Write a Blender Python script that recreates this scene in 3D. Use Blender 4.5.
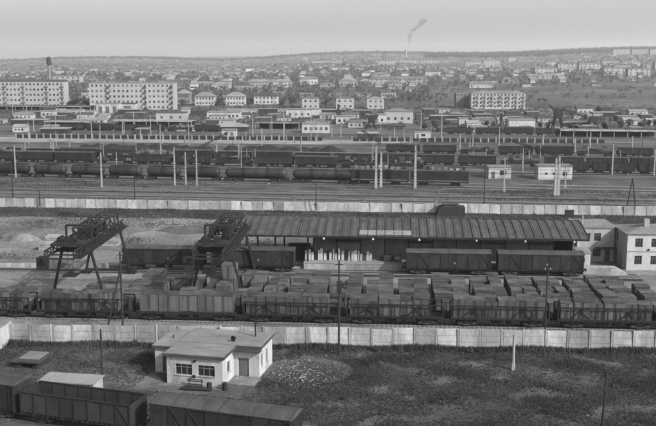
import bpy, math, random
from mathutils import Vector, Matrix
import numpy as np
R = math.radians
rnd = random.Random(7)
scene = bpy.context.scene
for o in list(bpy.data.objects): bpy.data.objects.remove(o)
C = scene.collection

# ------------------------------------------------------------------ camera, sky, sun, exposure
CAM_H = 35.0; FPX = 900.0; TILT = math.atan(151 / 900)
cam = bpy.data.cameras.new('camera'); camo = bpy.data.objects.new('camera', cam); C.objects.link(camo)
camo.location = (0, 0, CAM_H); camo.rotation_euler = (R(90) - TILT, 0, 0)
cam.sensor_width = 36; cam.lens = FPX / 656 * 36; cam.clip_start = 1; cam.clip_end = 60000
scene.camera = camo
SUN = Vector((0.64, -0.55, 0.56)).normalized()
world = bpy.data.worlds.new('World'); scene.world = world; world.use_nodes = True
wn = world.node_tree; wn.nodes.clear()
sky = wn.nodes.new('ShaderNodeTexSky'); sky.sky_type = 'NISHITA'; sky.sun_disc = False
sky.sun_elevation = math.asin(SUN.z); sky.sun_rotation = math.atan2(SUN.x, SUN.y)
sky.air_density = 1.0; sky.dust_density = 4.0; sky.ozone_density = 1.0
bw = wn.nodes.new('ShaderNodeRGBToBW'); bg = wn.nodes.new('ShaderNodeBackground'); wo = wn.nodes.new('ShaderNodeOutputWorld')
bg.inputs['Strength'].default_value = 0.14
wn.links.new(sky.outputs[0], bw.inputs[0]); wn.links.new(bw.outputs[0], bg.inputs[0]); wn.links.new(bg.outputs[0], wo.inputs[0])
sl = bpy.data.lights.new('sun', 'SUN'); sl.energy = 2.9; sl.angle = R(1.2); sl.color = (1, 1, 1)   # black-and-white film: a neutral sun
so = bpy.data.objects.new('sun', sl); C.objects.link(so); so.rotation_euler = (-SUN).to_track_quat('-Z', 'Y').to_euler(); so.location = (60, -40, 120)
scene.view_settings.view_transform = 'Standard'; scene.view_settings.look = 'None'
scene.view_settings.exposure = 0.85; scene.view_settings.gamma = 1.0; scene.view_settings.use_curve_mapping = False
scene.cycles.filter_width = 1.9; scene.cycles.max_bounces = 3; scene.cycles.volume_bounces = 0

# ------------------------------------------------------------------ ground helpers
HAZE = 1.05e-4
ct, st = math.cos(TILT), math.sin(TILT)
def zt(x, y):
    """height of the land: flat yard, then a slope up to a ridge"""
    if y < 700: return 0.0
    a = max(-0.6, min(0.6, x / y))
    zr = 70 + 92 * a + 8 * math.sin(a * 21 + 1) - (10 * math.exp(-((a + .1) / .06) ** 2))
    zr = max(36, zr)
    t = (y - 700) / 4500
    if t > 1: return zr - (t - 1) * 90
    t2 = t + 0.06 * math.sin(t * 9 + a * 6) * min(1, t * 3) * (1 - t)
    return zr * t2
def ray(px, py):
    u = (px - 328) / FPX; v = (py - 213) / FPX
    return Vector((u, ct - v * st, -st - v * ct))
def G(px, py, z=0.0):
    d = ray(px, py); t = (z - CAM_H) / d.z
    return Vector((d.x * t, d.y * t, z))
def GT(px, py):
    """where the line of sight meets the land"""
    d = ray(px, py); y = 60.0
    while y < 9000:
        t = y / d.y; z = CAM_H + d.z * t
        if z <= zt(d.x * t, y): return Vector((d.x * t, y, zt(d.x * t, y)))
        y *= 1.004
    return Vector((d.x * 5200 / d.y, 5200, zt(d.x * 5200 / d.y, 5200)))
def pxm(p): return FPX / (p.y * ct + (CAM_H - p.z) * st)       # photo pixels per metre at a point

# ------------------------------------------------------------------ materials (black-and-white film: greys only)
MATS = {}
def gm(name, v, var=.3, scale=.6, rough=.9, bump=.15, rr=0.0, streak=1.0, world=False, lines=None, fine=9.0, spec=.25, stain=0.0, brick=None, metal=0.0):
    if name in MATS: return MATS[name]
    m = bpy.data.materials.new(name); m.use_nodes = True; nt = m.node_tree; N = nt.nodes; L = nt.links
    b = N['Principled BSDF']; b.inputs['Roughness'].default_value = rough
    b.inputs['Specular IOR Level'].default_value = spec; b.inputs['Metallic'].default_value = metal
    if world:
        g = N.new('ShaderNodeNewGeometry'); src = g.outputs['Position']
    else:
        t = N.new('ShaderNodeTexCoord'); src = t.outputs['Object']
    mp = N.new('ShaderNodeMapping'); L.new(src, mp.inputs[0]); mp.inputs['Scale'].default_value = (1, 1, 1 / streak)
    if not world:
        oi = N.new('ShaderNodeObjectInfo'); ml = N.new('ShaderNodeMath'); ml.operation = 'MULTIPLY'; ml.inputs[1].default_value = 57.0
        L.new(oi.outputs['Random'], ml.inputs[0])
        cx = N.new('ShaderNodeCombineXYZ'); L.new(ml.outputs[0], cx.inputs[0]); L.new(ml.outputs[0], cx.inputs[1])
        L.new(cx.outputs[0], mp.inputs['Location'])
    def noise(sc, det, w=.55):
        n = N.new('ShaderNodeTexNoise'); n.inputs['Scale'].default_value = sc; n.inputs['Detail'].default_value = det
        n.inputs['Roughness'].default_value = w; L.new(mp.outputs[0], n.inputs['Vector']); return n.outputs['Fac']
    def rng(sock, a, c, d, e):
        r = N.new('ShaderNodeMapRange'); L.new(sock, r.inputs[0])
        for i, q in enumerate((a, c, d, e)): r.inputs[i + 1].default_value = q
        return r.outputs[0]
    def mul(a, c):
        k = N.new('ShaderNodeMath'); k.operation = 'MULTIPLY'
        for i, q in enumerate((a, c)):
            if isinstance(q, (int, float)): k.inputs[i].default_value = q
            else: L.new(q, k.inputs[i])
        return k.outputs[0]
    n1 = noise(scale, 6); n2 = noise(scale * fine, 5, .65)
    val = mul(rng(n1, .32, .68, 1 - var, 1 + var), rng(n2, .3, .7, 1 - var * .7, 1 + var * .7))
    val = mul(val, v)
    if world:
        n5 = noise(scale * fine * 5.3, 4, .7); val = mul(val, rng(n5, .3, .7, 1 - var * .8, 1 + var * .8))
    if rr:
        val = mul(val, rng(oi.outputs['Random'], 0, 1, 1 - rr, 1 + rr))
    if stain:
        n3 = noise(scale * .55, 7, .7)
        val = mul(val, rng(n3, .52, .62, 1, 1 - stain))
    h = n2
    if lines:                                # board or sheet joints: fine relief only
        sx = N.new('ShaderNodeSeparateXYZ'); L.new(src, sx.inputs[0])
        f = N.new('ShaderNodeMath'); f.operation = 'FRACT'; L.new(mul(sx.outputs[lines[0]], 1 / lines[1]), f.inputs[0])
        e = rng(f.outputs[0], 0, .09, 0, 1)
        val = mul(val, rng(e, 0, 1, .55, 1)); h2 = N.new('ShaderNodeMath'); h2.operation = 'ADD'; L.new(mul(n2, .4), h2.inputs[0]); L.new(e, h2.inputs[1]); h = h2.outputs[0]
    if brick:
        bt = N.new('ShaderNodeTexBrick'); bt.inputs['Scale'].default_value = brick
        rot = N.new('ShaderNodeMapping'); rot.inputs['Rotation'].default_value = (R(90), 0, 0); L.new(src, rot.inputs[0]); L.new(rot.outputs[0], bt.inputs['Vector'])
        bt.inputs['Color1'].default_value = (1, 1, 1, 1); bt.inputs['Color2'].default_value = (.86, .86, .86, 1); bt.inputs['Mortar'].default_value = (.7, .7, .7, 1)
        val = mul(val, bt.outputs['Color'])
    cc = N.new('ShaderNodeCombineXYZ')
    for i in range(3): L.new(val, cc.inputs[i])
    L.new(cc.outputs[0], b.inputs['Base Color'])
    if bump:
        bp = N.new('ShaderNodeBump'); bp.inputs['Strength'].default_value = bump; bp.inputs['Distance'].default_value = .05
        L.new(h, bp.inputs['Height']); L.new(bp.outputs[0], b.inputs['Normal'])
    MATS[name] = m
    return m

# ------------------------------------------------------------------ mesh helpers
class MB:
    def __init__(s): s.v = []; s.f = []
    def add(s, vs, fs):
        n = len(s.v); s.v += [tuple(q) for q in vs]; s.f += [tuple(i + n for i in f) for f in fs]; return s
    def box(s, x0, x1, y0, y1, z0, z1):
        return s.add([(x0,y0,z0),(x1,y0,z0),(x1,y1,z0),(x0,y1,z0),(x0,y0,z1),(x1,y0,z1),(x1,y1,z1),(x0,y1,z1)],
                     [(0,3,2,1),(4,5,6,7),(0,1,5,4),(1,2,6,5),(2,3,7,6),(3,0,4,7)])
    def beam(s, p, q, w, h=None, up=(0,0,1)):
        h = h or w; p = Vector(p); q = Vector(q); d = (q - p).normalized(); u = Vector(up)
        if abs(d.dot(u)) > .98: u = Vector((0,1,0))
        a = d.cross(u).normalized(); b = a.cross(d).normalized(); a *= w / 2; b *= h / 2
        return s.add([p-a-b,p+a-b,p+a+b,p-a+b,q-a-b,q+a-b,q+a+b,q-a+b],[(0,3,2,1),(4,5,6,7),(0,1,5,4),(1,2,6,5),(2,3,7,6),(3,0,4,7)])
    def cyl(s, p, q, r0, r1=None, n=10, rings=None):
        r1 = r0 if r1 is None else r1; p = Vector(p); q = Vector(q); d = (q - p).normalized()
        u = Vector((0,0,1)) if abs(d.z) < .9 else Vector((1,0,0)); a = d.cross(u).normalized(); b = d.cross(a)
        rings = rings or [(0, r0), (1, r1)]; vs = []; fs = []
        for t, r in rings:
            c = p.lerp(q, t)
            vs += [c + (a * math.cos(k * 2 * math.pi / n) + b * math.sin(k * 2 * math.pi / n)) * r for k in range(n)]
        for i in range(len(rings) - 1):
            for k in range(n): fs.append((i*n+k, i*n+(k+1) % n, (i+1)*n+(k+1) % n, (i+1)*n+k))
        fs.append(tuple(range(n))[::-1]); fs.append(tuple(range((len(rings)-1)*n, len(rings)*n)))
        return s.add(vs, fs)
    def extr(s, prof, x0, x1):                  # closed (y,z) profile extruded along x
        n = len(prof); vs = [(x0, y, z) for y, z in prof] + [(x1, y, z) for y, z in prof]
        fs = [(i, (i+1) % n, n + (i+1) % n, n + i) for i in range(n)] + [tuple(range(n))[::-1], tuple(range(n, 2*n))]
        return s.add(vs, fs)
    def mesh(s, name, mat, smooth=False):
        m = bpy.data.meshes.new(name); m.from_pydata(s.v, [], s.f)
        if mat: m.materials.append(mat)
        if smooth: m.polygons.foreach_set('use_smooth', [True] * len(m.polygons))
        m.update(); return m
    def build(s, name, mat, parent=None, loc=(0,0,0), rz=0, smooth=False): return ob(name, s.mesh(name, mat, smooth), parent, loc, rz)
def ob(name, data, parent=None, loc=(0,0,0), rz=0):
    o = bpy.data.objects.new(name, data); C.objects.link(o); o.location = loc
    if rz: o.rotation_euler = (0, 0, rz)
    if parent: o.parent = parent
    return o
def tag(o, label, cat=None, group=None, kind=None):
    if label: o['label'] = label
    if cat: o['category'] = cat
    if group: o['group'] = group
    if kind: o['kind'] = kind
    return o
def thing(name, label, cat, loc=(0,0,0), rz=0, group=None): return tag(ob(name, None, None, loc, rz), label, cat, group)
def struct(o): o['kind'] = 'structure'; return o
ONES = 'zeroth first second third fourth fifth sixth seventh eighth ninth tenth eleventh twelfth thirteenth fourteenth fifteenth sixteenth seventeenth eighteenth nineteenth'.split()
TENS = {20:('twentieth','twenty'),30:('thirtieth','thirty'),40:('fortieth','forty'),50:('fiftieth','fifty'),60:('sixtieth','sixty'),70:('seventieth','seventy'),80:('eightieth','eighty'),90:('ninetieth','ninety')}
def nth(n):
    if n < 20: return ONES[n]
    a, b = divmod(n, 10); return TENS[a*10][0] if b == 0 else TENS[a*10][1] + '-' + ONES[b]
class Line:
    """straight line on the ground through two sighted points"""
    def __init__(s, a, b):
        s.p = G(*a); s.d = (G(*b) - s.p).normalized(); s.n = Vector((-s.d.y, s.d.x, 0)); s.rz = math.atan2(s.d.y, s.d.x)
    def t(s, px):
        u = (px - 328) / FPX
        return (u * (s.p.y * ct + CAM_H * st) - s.p.x) / (s.d.x - u * s.d.y * ct)
    def at(s, t, off=0, z=0): q = s.p + s.d * t + s.n * off; return Vector((q.x, q.y, z))
    def px(s, px, off=0, z=0): return s.at(s.t(px), off, z)
    def shifted(s, off):
        l = Line.__new__(Line); l.p = s.p + s.n * off; l.d = s.d; l.n = s.n; l.rz = s.rz; return l

M = dict(
    ground=gm('land', .07, .45, .02, bump=.3, world=True, fine=14, stain=.3),
    yard=gm('yard_dirt', .125, .48, .05, bump=.3, world=True, fine=14, stain=.5),
    field=gm('field_soil', .058, .5, .09, bump=.5, world=True, fine=18, stain=.35),
    railbed=gm('ballast', .06, .45, .09, bump=.5, world=True, fine=16, stain=.5),
    road=gm('concrete_road', .2, .2, .08, bump=.15, world=True, fine=20, stain=.3),
    pale=gm('pale_dust', .14, .42, .06, bump=.25, world=True, fine=18, stain=.3),
    conc=gm('concrete', .235, .3, .35, bump=.2, rr=.28, streak=2.5, stain=.4),
    conc_b=gm('concrete_back', .27, .28, .35, bump=.2, rr=.2, streak=2, stain=.35),
    mast=gm('mast_concrete', .2, .15, .5, bump=.1, rr=.12, streak=4),
    white=gm('whitewash', .3, .2, .4, bump=.1, streak=3, stain=.32),
    brickw=gm('painted_brick', .36, .22, .5, bump=.4, streak=3, stain=.4, brick=4.0),
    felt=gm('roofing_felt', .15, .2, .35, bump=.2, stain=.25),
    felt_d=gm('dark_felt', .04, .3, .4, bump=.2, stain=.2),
    wood=gm('old_wood', .035, .35, .7, bump=.3, rr=.25, streak=5),
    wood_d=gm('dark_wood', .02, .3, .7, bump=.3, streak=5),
    boards=gm('wagon_boards', .024, .28, .6, bump=.35, rr=.2, lines=(2, .22), stain=.25),
    vboards=gm('wagon_sheet', .015, .35, .5, bump=.3, rr=.2, streak=4, stain=.2),
    wagroof=gm('wagon_roof', .045, .25, .5, bump=.15, rr=.15, stain=.3, lines=(0, 1.6)),
    framem=gm('wagon_frame', .008, .3, .8, rough=.8, bump=.2),
    wagmetal=gm('wagon_metal', .013, .3, .8, rough=.7, bump=.2, rr=.15),
    bog=gm('bogie_steel', .034, .4, 1.2, rough=.7, bump=.2),
    black=gm('grimy_steel', .012, .3, 1.0, rough=.75, bump=.2),
    trackbed=gm('oily_ballast', .026, .4, .3, bump=.5, world=True, fine=12),
    sleeper=gm('sleeper', .06, .3, .7, bump=.3),
    steel=gm('rail_steel', .2, .25, .4, rough=.5, bump=.1, metal=.3),
    crane=gm('crane_paint', .015, .35, .8, rough=.7, bump=.2, stain=.3),
    cont=gm('container_paint', .07, .32, .8, bump=.3, rr=.4, streak=3, stain=.4),
    contlid=gm('container_roof', .052, .45, .7, bump=.25, rr=.4, stain=.3),
    contd=gm('container_door', .06, .22, .8, bump=.3, rr=.45, streak=3, stain=.25),
    shedroof=gm('warehouse_sheet', .055, .25, .5, bump=.3, rr=.12, stain=.3),
    shedroof_p=gm('new_sheet', .17, .2, .6, bump=.2, rr=.15),
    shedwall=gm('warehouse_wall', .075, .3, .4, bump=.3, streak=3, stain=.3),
    glass=gm('dark_glass', .018, .3, .7, rough=.25, bump=0, spec=.5),
    glass_far=gm('far_glass', .05, .3, .3, rough=.3, bump=0, rr=.9, spec=.5),
    forest=gm('ridge_forest', .028, .35, .01, bump=0, world=True, fine=10),
    frame=gm('window_frame', .4, .15, 2, bump=0),
    frame_d=gm('dark_frame', .09, .2, 2, bump=0),
    door=gm('door_paint', .085, .25, 1, bump=.2, streak=4, lines=(0, .3)),
    tank=gm('tank_paint', .024, .3, .35, rough=.6, bump=.1, rr=.35, streak=3, stain=.45),
    coal=gm('coal', .016, .4, .8, bump=.6),
    panel=gm('panel_block', .26, .1, .05, bump=.1, streak=2, rr=.05),
    house=gm('house_wall', .27, .2, .1, bump=0, rr=.35),
    houseroof=gm('house_roof', .11, .25, .1, bump=0, rr=.65),
    leaf=gm('foliage', .03, .4, .05, bump=0, world=True, fine=8, rough=.8),
    leaf_far=gm('far_foliage', .042, .45, .03, bump=0, world=True, fine=10, rough=.9),
    grass=gm('grass', .036, .5, .12, bump=0, world=True, fine=9),
    bark=gm('bark', .06, .3, 1, bump=.3),
    rubble=gm('rubble', .15, .3, .6, bump=.3, world=True, fine=7),
)
# ------------------------------------------------------------------ land, yards, roads
def sheet(name, pts, z, mat, jitter=0, step=6, seed=1):
    """flat outline with an uneven edge"""
    r = random.Random(seed); out = []
    for i in range(len(pts)):
        a = Vector(pts[i]).to_2d(); b = Vector(pts[(i + 1) % len(pts)]).to_2d(); L = (b - a).length
        n = max(1, int(L / step)) if jitter else 1
        for k in range(n):
            p = a.lerp(b, k / n)
            if jitter: p += Vector((r.uniform(-jitter, jitter), r.uniform(-jitter, jitter)))
            out.append((p.x, p.y, z))
    mb = MB(); mb.add(out, [tuple(range(len(out)))])
    return struct(mb.build(name, mat))
ys = list(np.linspace(-80, 700, 14)) + [700 * (1.045 ** k) for k in range(1, 68)]
vs = []; fs = []; NX = 97
for y in ys:
    w = max(260, abs(y) * .85 + 150)
    for i in range(NX):
        x = (i / (NX - 1) * 2 - 1) * w; vs.append((x, y, zt(x, y)))
for j in range(len(ys) - 1):
    for i in range(NX - 1): a = j * NX + i; fs.append((a, a + 1, a + 1 + NX, a + NX))
gmsh = MB(); gmsh.v = vs; gmsh.f = fs
struct(gmsh.build('ground', M['ground'], smooth=True))

LF = Line((24, 419), (143, 435.5)); T1 = Line((19, 317), (572, 328)); T2 = Line((132, 269.5), (582, 277))
FENCE = Line((12, 343), (656, 351)); BACK = Line((0, 207), (656, 216))
T3 = Line((0, 193), (656, 205)); T3b = Line((0, 188.5), (656, 200))
T4 = Line((0, 177), (468, 187)); T5 = Line((0, 162), (656, 175)); T6 = Line((0, 157.5), (656, 170)); T7 = Line((0, 147.5), (656, 158))
T8 = Line((0, 136), (656, 143))

f0, f1 = FENCE.px(-60), FENCE.px(720)
sheet('field', [(-60, 60), (75, 60), (f1.x + 8, f1.y - .6), (f0.x - 8, f0.y - .6)], .004, M['field'])
a, b = T1.px(-80, -6), T1.px(740, -6); c2, d2 = BACK.px(740, -3), BACK.px(-80, -3)
sheet('yard_ground', [a, b, c2, d2], .004, M['yard'], .8)
sheet('weed_strip', [BACK.px(-80, -14), BACK.px(740, -10), BACK.px(740, 1), BACK.px(-80, 1)], .008, M['field'], 1.6, 4, 3)
sheet('rail_yard_ground', [BACK.px(-90, 2), BACK.px(750, 2), T8.px(720, 30), T8.px(-80, 30)], .004, M['railbed'], .8)
sheet('pale_road', [G(-60, 262), G(0, 259), G(128, 259), G(128, 252), G(60, 249), G(-60, 247)], .012, M['pale'], .5, 4, 5)
sheet('dirt_road', [G(-60, 283), G(30, 279), G(300, 281), G(660, 287), G(740, 285), G(740, 276), G(585, 273.5), G(300, 273), G(-60, 268)], .012, M['pale'], .4, 5, 6)
sheet('gravel_patch', [G(100, 240), G(140, 232), G(225, 226), G(200, 240), G(120, 247)], .012, M['pale'], .7, 4, 7)
sheet('embankment_ground', [T8.px(-60, -30), T8.px(330, -26), T8.px(420, -8), T8.px(420, -3), T8.px(-60, -3)], .016, M['road'], 2, 8, 8)
sheet('path', [G(300, 426), G(300, 410), G(345, 398), G(430, 394), G(440, 400), G(360, 408), G(330, 426)], .010, M['railbed'], .4, 3, 9)
sheet('front_path', [(-60, 60), (-10, 60), LF.px(10, -2.6), LF.px(-60, -2.6)], .012, M['pale'], .2, 5, 19)
sheet('shack_path', [G(60, 400), G(150, 388), G(166, 386), G(160, 376), G(140, 372), G(120, 380), G(60, 386)], .014, M['yard'], .2, 2, 20)
for i in range(9):                              # pale bare strips of open land before the town
    y0 = 560 + i * 42 + rnd.uniform(-10, 10); x0 = rnd.uniform(30, 130) if i > 1 else 120; w = rnd.uniform(90, 260); dd = rnd.uniform(5, 14)
    if y0 + dd < 698: sheet('bare_strip', [(x0, y0), (x0 + w, y0 - 8), (x0 + w, y0 - 8 + dd), (x0, y0 + dd)], .012, M['pale'], 2.5, 12, 30 + i)

# far hills behind the town
def hills():
    vs = []; fs = []; n = 90; r = random.Random(4); ph = [r.uniform(0, 6) for _ in range(6)]
    for i in range(n):
        a = -0.75 + i / (n - 1) * 1.5
        h = 92 + 16 * math.sin(a * 9 + ph[0]) + 9 * math.sin(a * 23 + ph[1]) + 4 * math.sin(a * 61 + ph[2]) + 3 * math.sin(a * 131 + ph[3])
        for y, k in ((8200, -.3), (8700, .55), (9300, 1), (10500, .2)): vs.append((a * 9000, y, h * k))
    for i in range(n - 1):
        for j in range(3): q = i * 4 + j; fs.append((q, q + 4, q + 5, q + 1))
    mb = MB(); mb.v = vs; mb.f = fs; struct(mb.build('hills', M['leaf_far'], smooth=True))
hills()

# ------------------------------------------------------------------ railway tracks
def track(line, p0, p1, sleepers=True, bed='trackbed'):
    t0, t1 = line.t(p0), line.t(p1); L = t1 - t0; mid = line.at((t0 + t1) / 2)
    mb = MB(); mb.extr([(-2.6, .017), (2.6, .017), (1.9, .06), (-1.9, .06)], -L / 2, L / 2)
    root = struct(mb.build('railway_track', M[bed], None, mid, line.rz))
    rm = MB().box(-L / 2, L / 2, -.04, .04, .10, .20).box(-L/2, L/2, -.075, .075, .06, .09).mesh('rail', M['steel'])
    for s in (-1, 1): ob('rail', rm, root, (0, s * .76, 0))
    if sleepers:
        sm = MB(); k = -L / 2
        while k < L / 2: sm.box(k, k + .24, -1.3, 1.3, .03, .095); k += .6
        o = sm.build('sleepers', M['sleeper'], root); o['kind'] = 'stuff'
    return root
track(LF, -60, 420, bed='railbed'); track(T1, -40, 710, bed='yard'); track(T2, -60, 640)
T1b = T1.shifted(-5.2)
track(T3, -40, 700); track(T3b, -40, 700)
for l in (T4, T5, T6, T7): track(l, -40, 700, False)
track(T8, -40, 700, False)
T9 = Line((0, 130), (656, 137)); track(T9, -40, 700, False)
for i, (l, o0, w_) in enumerate(((T3, 3.1, 1.0), (T3, -3.6, 1.3), (T3b, 4.2, 1.6), (T4, -4.0, 1.2), (T4, 6.5, 2.0), (T5, 5.0, 1.4), (T6, 6.0, 2.0), (T5, -4.5, 1.2))):
    sheet('service_path', [l.px(-40, o0), l.px(700, o0), l.px(700, o0 + w_), l.px(-40, o0 + w_)], .0125 + i * .0008, M['yard'], .3, 3, 60 + i)

# ------------------------------------------------------------------ concrete panel fences
def fence(line, p0, p1, step, h, label, mat, proud=.05):
    t0, t1 = line.t(p0), line.t(p1); n = int((t1 - t0) / step); root = thing('concrete_fence', label, 'fence', line.at(t0), line.rz)
    def panel(seed):
        mb = MB(); w = step - .16; q = h - .1
        mb.box(0, w, -.06, .06, .02, q)
        for k in range(3):                       # recessed ribs of the cast panel
            z0 = .12 + k * (q - .12) / 3; mb.box(.12, w - .12, -.06 - proud, -.0605, z0, z0 + (q - .12) / 3 - .1)
        return mb.mesh('panel', mat)
    pm = panel(1); qm = MB().box(-.08, .08, -.14, .10, 0, h).mesh('post', mat)
    r = random.Random(int(p1 + step * 10))
    for k in range(n):
        ob('post', qm, root, (k * step, 0, r.uniform(-.05, 0)))
        o = ob('panel', pm, root, (k * step + .08, 0, r.uniform(-.12, .05))); o.rotation_euler = (R(r.uniform(-4, 4) + (r.choice((-9, 8)) if r.random() < .1 else 0)), R(r.uniform(-1.2, 1.2)), 0)
    ob('post', qm, root, (n * step, 0, 0))
    return root
fence(FENCE, 10, 690, 2.68, 2.6, 'long pale concrete panel fence between loaded wagons and the grass field', M['conc'])
fence(BACK, -25, 690, 2.55, 2.35, 'long pale concrete panel fence behind the warehouse along the main rails', M['conc_b'], .03)

LW = Line((0, 268), (116, 268.5)); t0_, t1_ = LW.t(-30), LW.t(116); lw = thing('low_wall', 'low pale concrete retaining wall running left of the first crane', 'wall', LW.at(t0_), LW.rz); nb = int((t1_ - t0_) / 2.4)
lwm = MB().box(.03, 2.37, -.15, .15, 0, .9).mesh('block', M['conc'])
for k in range(nb): ob('block', lwm, lw, (k*2.4, rnd.uniform(-.03, .03), rnd.uniform(-.12, .05)))

# ------------------------------------------------------------------ walls with real openings
def wallface(mb, o, u, w, h, ops, dep=.18):
    """one outer wall: o = lower left corner, u = unit direction, openings (x0,x1,z0,z1) with reveals"""
    o = Vector(o); u = Vector(u); n = Vector((u.y, -u.x, 0))
    xs = sorted({0, w, *[q for p in ops for q in p[:2]]}); zs = sorted({0, h, *[q for p in ops for q in p[2:]]})
    P = lambda x, z, d=0: o + u * x + Vector((0, 0, z)) - n * d
    for i in range(len(xs) - 1):
        for j in range(len(zs) - 1):
            cx, cz = (xs[i] + xs[i+1]) / 2, (zs[j] + zs[j+1]) / 2
            if any(p[0] < cx < p[1] and p[2] < cz < p[3] for p in ops): continue
            mb.add([P(xs[i], zs[j]), P(xs[i+1], zs[j]), P(xs[i+1], zs[j+1]), P(xs[i], zs[j+1])], [(0, 1, 2, 3)])
    for a, b, c, d in ops:
        mb.add([P(a,c),P(b,c),P(b,d),P(a,d),P(a,c,dep),P(b,c,dep),P(b,d,dep),P(a,d,dep)], [(0,4,5,1),(1,5,6,2),(2,6,7,3),(3,7,4,0)])
WIN = {}
def window(parent, o, u, op, dep=.18, mull=2, frame='frame', detail=True, name='window'):
    a, b, c, d = op; w, h = round(b - a, 2), round(d - c, 2); key = (w, h, mull, frame, detail, name)
    if key not in WIN:
        g = MB().box(0, w, .0, .03, 0, h).mesh('pane' if detail else name, M['glass' if detail else 'glass_far']); f = MB(); t = .055 if detail else .1
        for x in [0, w - t] + [w * (k + 1) / (mull + 1) - t / 2 for k in range(mull)]: f.box(x, x + t, -.05, -.002, 0, h)
        f.box(t, w - t, -.048, -.003, 0, t).box(t, w - t, -.048, -.003, h - t, h)
        if detail: f.box(t, w - t, -.046, -.004, h * .68, h * .68 + .05)
        WIN[key] = (g, f.mesh('frame', M[frame]))
    u = Vector(u); n = Vector((u.y, -u.x, 0)); p = Vector(o) + u * a + Vector((0, 0, c)) - n * (dep - .04)
    rz = math.atan2(u.y, u.x)
    g, f = WIN[key]
    w_ = ob(name, f if detail else g, parent, p, rz)
    if detail: ob('pane', g, w_, (0, .003, 0))
    return w_
def building(name, label, cat, loc, rz, w, d, h, wall, roof='flat', roofm='felt', faces={}, over=.25, rise=2.0, detail=True, parapet=.35, mull=1, group=None, frame='frame'):
    """faces: side index (0 front, 1 right, 2 back, 3 left) -> list of openings (x0,x1,z0,z1[,'door'])"""
    root = thing(name, label, cat, loc, rz, group); mb = MB()
    corner = [((0,0,0),(1,0,0),w),((w,0,0),(0,1,0),d),((w,d,0),(-1,0,0),w),((0,d,0),(0,-1,0),d)]
    for i, (o, u, L) in enumerate(corner): wallface(mb, o, u, L, h, [q[:4] for q in faces.get(i, [])])
    mb.build('wall', M[wall], root)
    for i, ops in faces.items():
        o, u, L = corner[i]
        for q in ops:
            if len(q) > 4 and q[4] == 'door':
                uu = Vector(u); n = Vector((uu.y, -uu.x, 0)); p = Vector(o) + uu * q[0] + Vector((0, 0, q[2])) - n * .14
                W, Hh = q[1] - q[0], q[3] - q[2]
                dr = MB().box(0, W, 0, .05, 0, Hh).box(.1, W - .1, -.03, -.002, .12, Hh * .45).box(.1, W - .1, -.03, -.002, Hh * .52, Hh - .12).build('door', M['door'], root, p, math.atan2(u[1], u[0]))
                if detail: MB().box(W - .22, W - .1, -.08, -.035, .95, 1.02).build('handle', M['steel'], dr)
            else: window(root, o, u, q, mull=mull, detail=detail, frame=frame)
    rm = M[roofm]; r = MB(); e = over
    if roof == 'flat':
        r.box(-e, w + e, -e, d + e, h + .002, h + parapet).build('roof', rm, root)
    elif roof == 'hip':
        k = min(d / 2, w * .4); z0 = h + .002
        r.add([(-e,-e,z0),(w+e,-e,z0),(w+e,d+e,z0),(-e,d+e,z0),(k,d/2,h+rise),(w-k,d/2,h+rise)], [(0,1,5,4),(1,2,5),(2,3,4,5),(3,0,4),(3,2,1,0)]).build('roof', rm, root)
    elif roof == 'gable':
        z0 = h + .002
        r.add([(-e,-e,z0),(w+e,-e,z0),(w+e,d+e,z0),(-e,d+e,z0),(-e,d/2,h+rise),(w+e,d/2,h+rise)], [(0,1,5,4),(2,3,4,5),(1,2,5),(3,0,4),(3,2,1,0)]).build('roof', rm, root)
    return root
def row(x0, x1, n, w, z0, h): return [(x0 + (x1 - x0) * (k + .5) / n - w / 2, x0 + (x1 - x0) * (k + .5) / n + w / 2, z0, z0 + h) for k in range(n)]

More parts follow.
